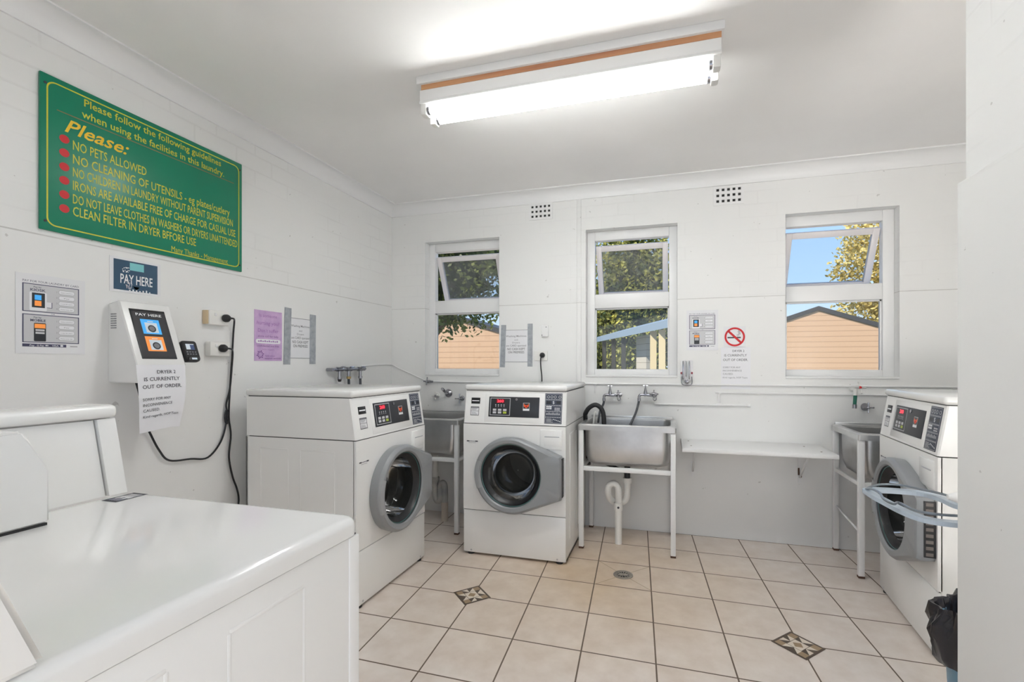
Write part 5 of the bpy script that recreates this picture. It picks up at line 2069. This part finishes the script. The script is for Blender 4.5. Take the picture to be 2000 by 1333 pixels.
# open shed seen through the middle window
t = thing('carport', 'open sided shed with a blue grey roof and cream posts outside the middle window', 'shed', (0, 0, -1.1))
A = Vector((-1.95, 13.2, 2.98))
B = Vector((0.30, 7.6, 2.98))
d = (B - A).normalized()
nrm = Vector((d.y, -d.x, 0))
if nrm.x < 0:
    nrm = -nrm
b = MB()
q = [A, B, B + nrm * 1.1 + Vector((0, 0, 0.3)), A + nrm * 1.1 + Vector((0, 0, 0.3))]
vs = q + [p + Vector((0, 0, 0.14)) for p in q]
b.add(vs, [(0, 1, 2, 3), (7, 6, 5, 4), (0, 4, 5, 1), (1, 5, 6, 2), (2, 6, 7, 3), (3, 7, 4, 0)], M_ROOFBLUE)
b.build('roof', t)
for u in (0.04, 0.20, 0.345):
    b = MB()
    p = A.lerp(B, u) + nrm * 0.15
    b.box((p.x - 0.05, p.y - 0.05, 0.0), (p.x + 0.05, p.y + 0.05, 2.99), M_SHEDDARK)
    b.build('dark_post', t)
for u in (0.69, 0.765):
    b = MB()
    p = A.lerp(B, u) + nrm * 0.12
    b.box((p.x - 0.06, p.y - 0.05, 0.0), (p.x + 0.06, p.y + 0.05, 2.99), M_POSTCREAM)
    b.build('cream_post', t)
b = MB()
p0 = A.lerp(B, 0.375) + nrm * 0.4
p1 = A.lerp(B, 0.49) + nrm * 0.4
b.add([(p0.x, p0.y, 0), (p1.x, p1.y, 0), (p1.x, p1.y, 3.0), (p0.x, p0.y, 3.0)] + [(p.x + nrm.x * 0.1, p.y + nrm.y * 0.1, z) for p, z in ((p0, 0), (p1, 0), (p1, 3.0), (p0, 3.0))],
      [(0, 1, 2, 3), (7, 6, 5, 4), (0, 4, 5, 1), (2, 6, 7, 3), (1, 5, 6, 2), (3, 7, 4, 0)], M_WHITEBOARD)
b.build('wall_panel', t)
b = MB()
p0 = A.lerp(B, 0.70) + nrm * 0.95
p1 = A.lerp(B, 1.0) + nrm * 0.95
b.add([(p0.x, p0.y, 0), (p1.x, p1.y, 0), (p1.x, p1.y, 3.3), (p0.x, p0.y, 3.3)] + [(p.x + nrm.x * 0.1, p.y + nrm.y * 0.1, z) for p, z in ((p0, 0), (p1, 0), (p1, 3.3), (p0, 3.3))],
      [(0, 1, 2, 3), (7, 6, 5, 4), (0, 4, 5, 1), (2, 6, 7, 3), (1, 5, 6, 2), (3, 7, 4, 0)], M_SHEDDARK)
b.build('dark_interior_sheet', t)  # near-black sheet, the shed's dark interior put into its colour


def tree(label, centre, rad, count, leaf, material, seed, trunk_r=0.14, ground=-1.1, core=0.0):
    t = thing('tree', label, 'tree', (centre[0], centre[1], ground), 0, 'trees outside the windows')
    rr = random.Random(seed)
    vs, fs = [], []
    c = Vector((0, 0, centre[2] - ground))
    # leaf clumps fill the crown, leaves gather round the clumps
    clumps = []
    for _ in range(max(40, count // 90)):
        while True:
            p = Vector((rr.uniform(-1, 1), rr.uniform(-1, 1), rr.uniform(-1, 1)))
            if max(0.15, core * 0.8) < p.length < 0.95:
                break
        clumps.append(p)
    k = 0
    while k < count:
        p = rr.choice(clumps) + Vector((rr.gauss(0, 0.10), rr.gauss(0, 0.10), rr.gauss(0, 0.10)))
        if p.length > 1.03:
            continue
        k += 1
        p = c + Vector((p.x * rad[0], p.y * rad[1], p.z * rad[2]))
        a = Vector((rr.uniform(-1, 1), rr.uniform(-1, 1), rr.uniform(-1, 0.6))).normalized()
        d_ = Matrix.Rotation(rr.uniform(0, 6.28), 3, a) @ a.orthogonal().normalized()
        s = leaf * rr.uniform(0.7, 1.3)
        m_ = p + a * s * 0.5
        o_ = len(vs)
        vs += [p, m_ + d_ * s * 0.32, p + a * s, m_ - d_ * s * 0.32]
        fs.append((o_, o_ + 1, o_ + 2, o_ + 3))
    me = bpy.data.meshes.new('foliage')
    me.from_pydata(vs, [], fs)
    me.materials.append(material)
    o = bpy.data.objects.new('foliage', me)
    COL.objects.link(o)
    o.parent = t
    o['kind'] = 'stuff'
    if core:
        # dark filler blob: hides the sky, inner shade put into its colour
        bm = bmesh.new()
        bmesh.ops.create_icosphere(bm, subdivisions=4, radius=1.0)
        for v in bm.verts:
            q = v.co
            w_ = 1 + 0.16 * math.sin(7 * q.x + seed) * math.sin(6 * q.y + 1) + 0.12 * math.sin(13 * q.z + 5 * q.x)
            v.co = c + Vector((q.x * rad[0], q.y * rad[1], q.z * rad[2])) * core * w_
        me = bpy.data.meshes.new('dark_crown_fill')
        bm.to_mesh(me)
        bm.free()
        me.materials.append(M_CROWNFILL)
        o = bpy.data.objects.new('dark_crown_fill', me)
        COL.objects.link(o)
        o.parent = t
    b = MB()
    h = c.z
    b.tube(smooth_path([(0, 0, 0), (0.06, 0.02, h * 0.4), (-0.04, 0.0, h * 0.8), (0.05, 0, h * 1.1)], 4), trunk_r, M_BARK, 10, True, rs=None)
    for k in range(5):
        a = 2 * PI * k / 5 + 0.4
        b.tube([(0, 0, h * (0.6 + 0.06 * k)), (rad[0] * 0.35 * math.cos(a), rad[1] * 0.35 * math.sin(a), h * (0.8 + 0.05 * k)), (rad[0] * 0.6 * math.cos(a), rad[1] * 0.6 * math.sin(a), h * (0.95 + 0.05 * k))], 0.04, M_BARK, 8, True, rs=[0.07, 0.045, 0.02])
    b.build('trunk', t)
    return t


M_CROWNFILL = mat('crown_fill_dark', (0.025, 0.035, 0.012), 0.9)
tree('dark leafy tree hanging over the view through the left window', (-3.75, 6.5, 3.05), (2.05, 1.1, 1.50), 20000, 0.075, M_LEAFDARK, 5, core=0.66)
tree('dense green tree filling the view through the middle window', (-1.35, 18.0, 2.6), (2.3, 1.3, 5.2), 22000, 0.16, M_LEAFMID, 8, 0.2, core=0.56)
tree('golden sunlit tree right of the gable through the right window', (8.35, 19.8, 4.6), (2.5, 1.8, 3.5), 16000, 0.15, M_LEAFGOLD, 9, 0.2)
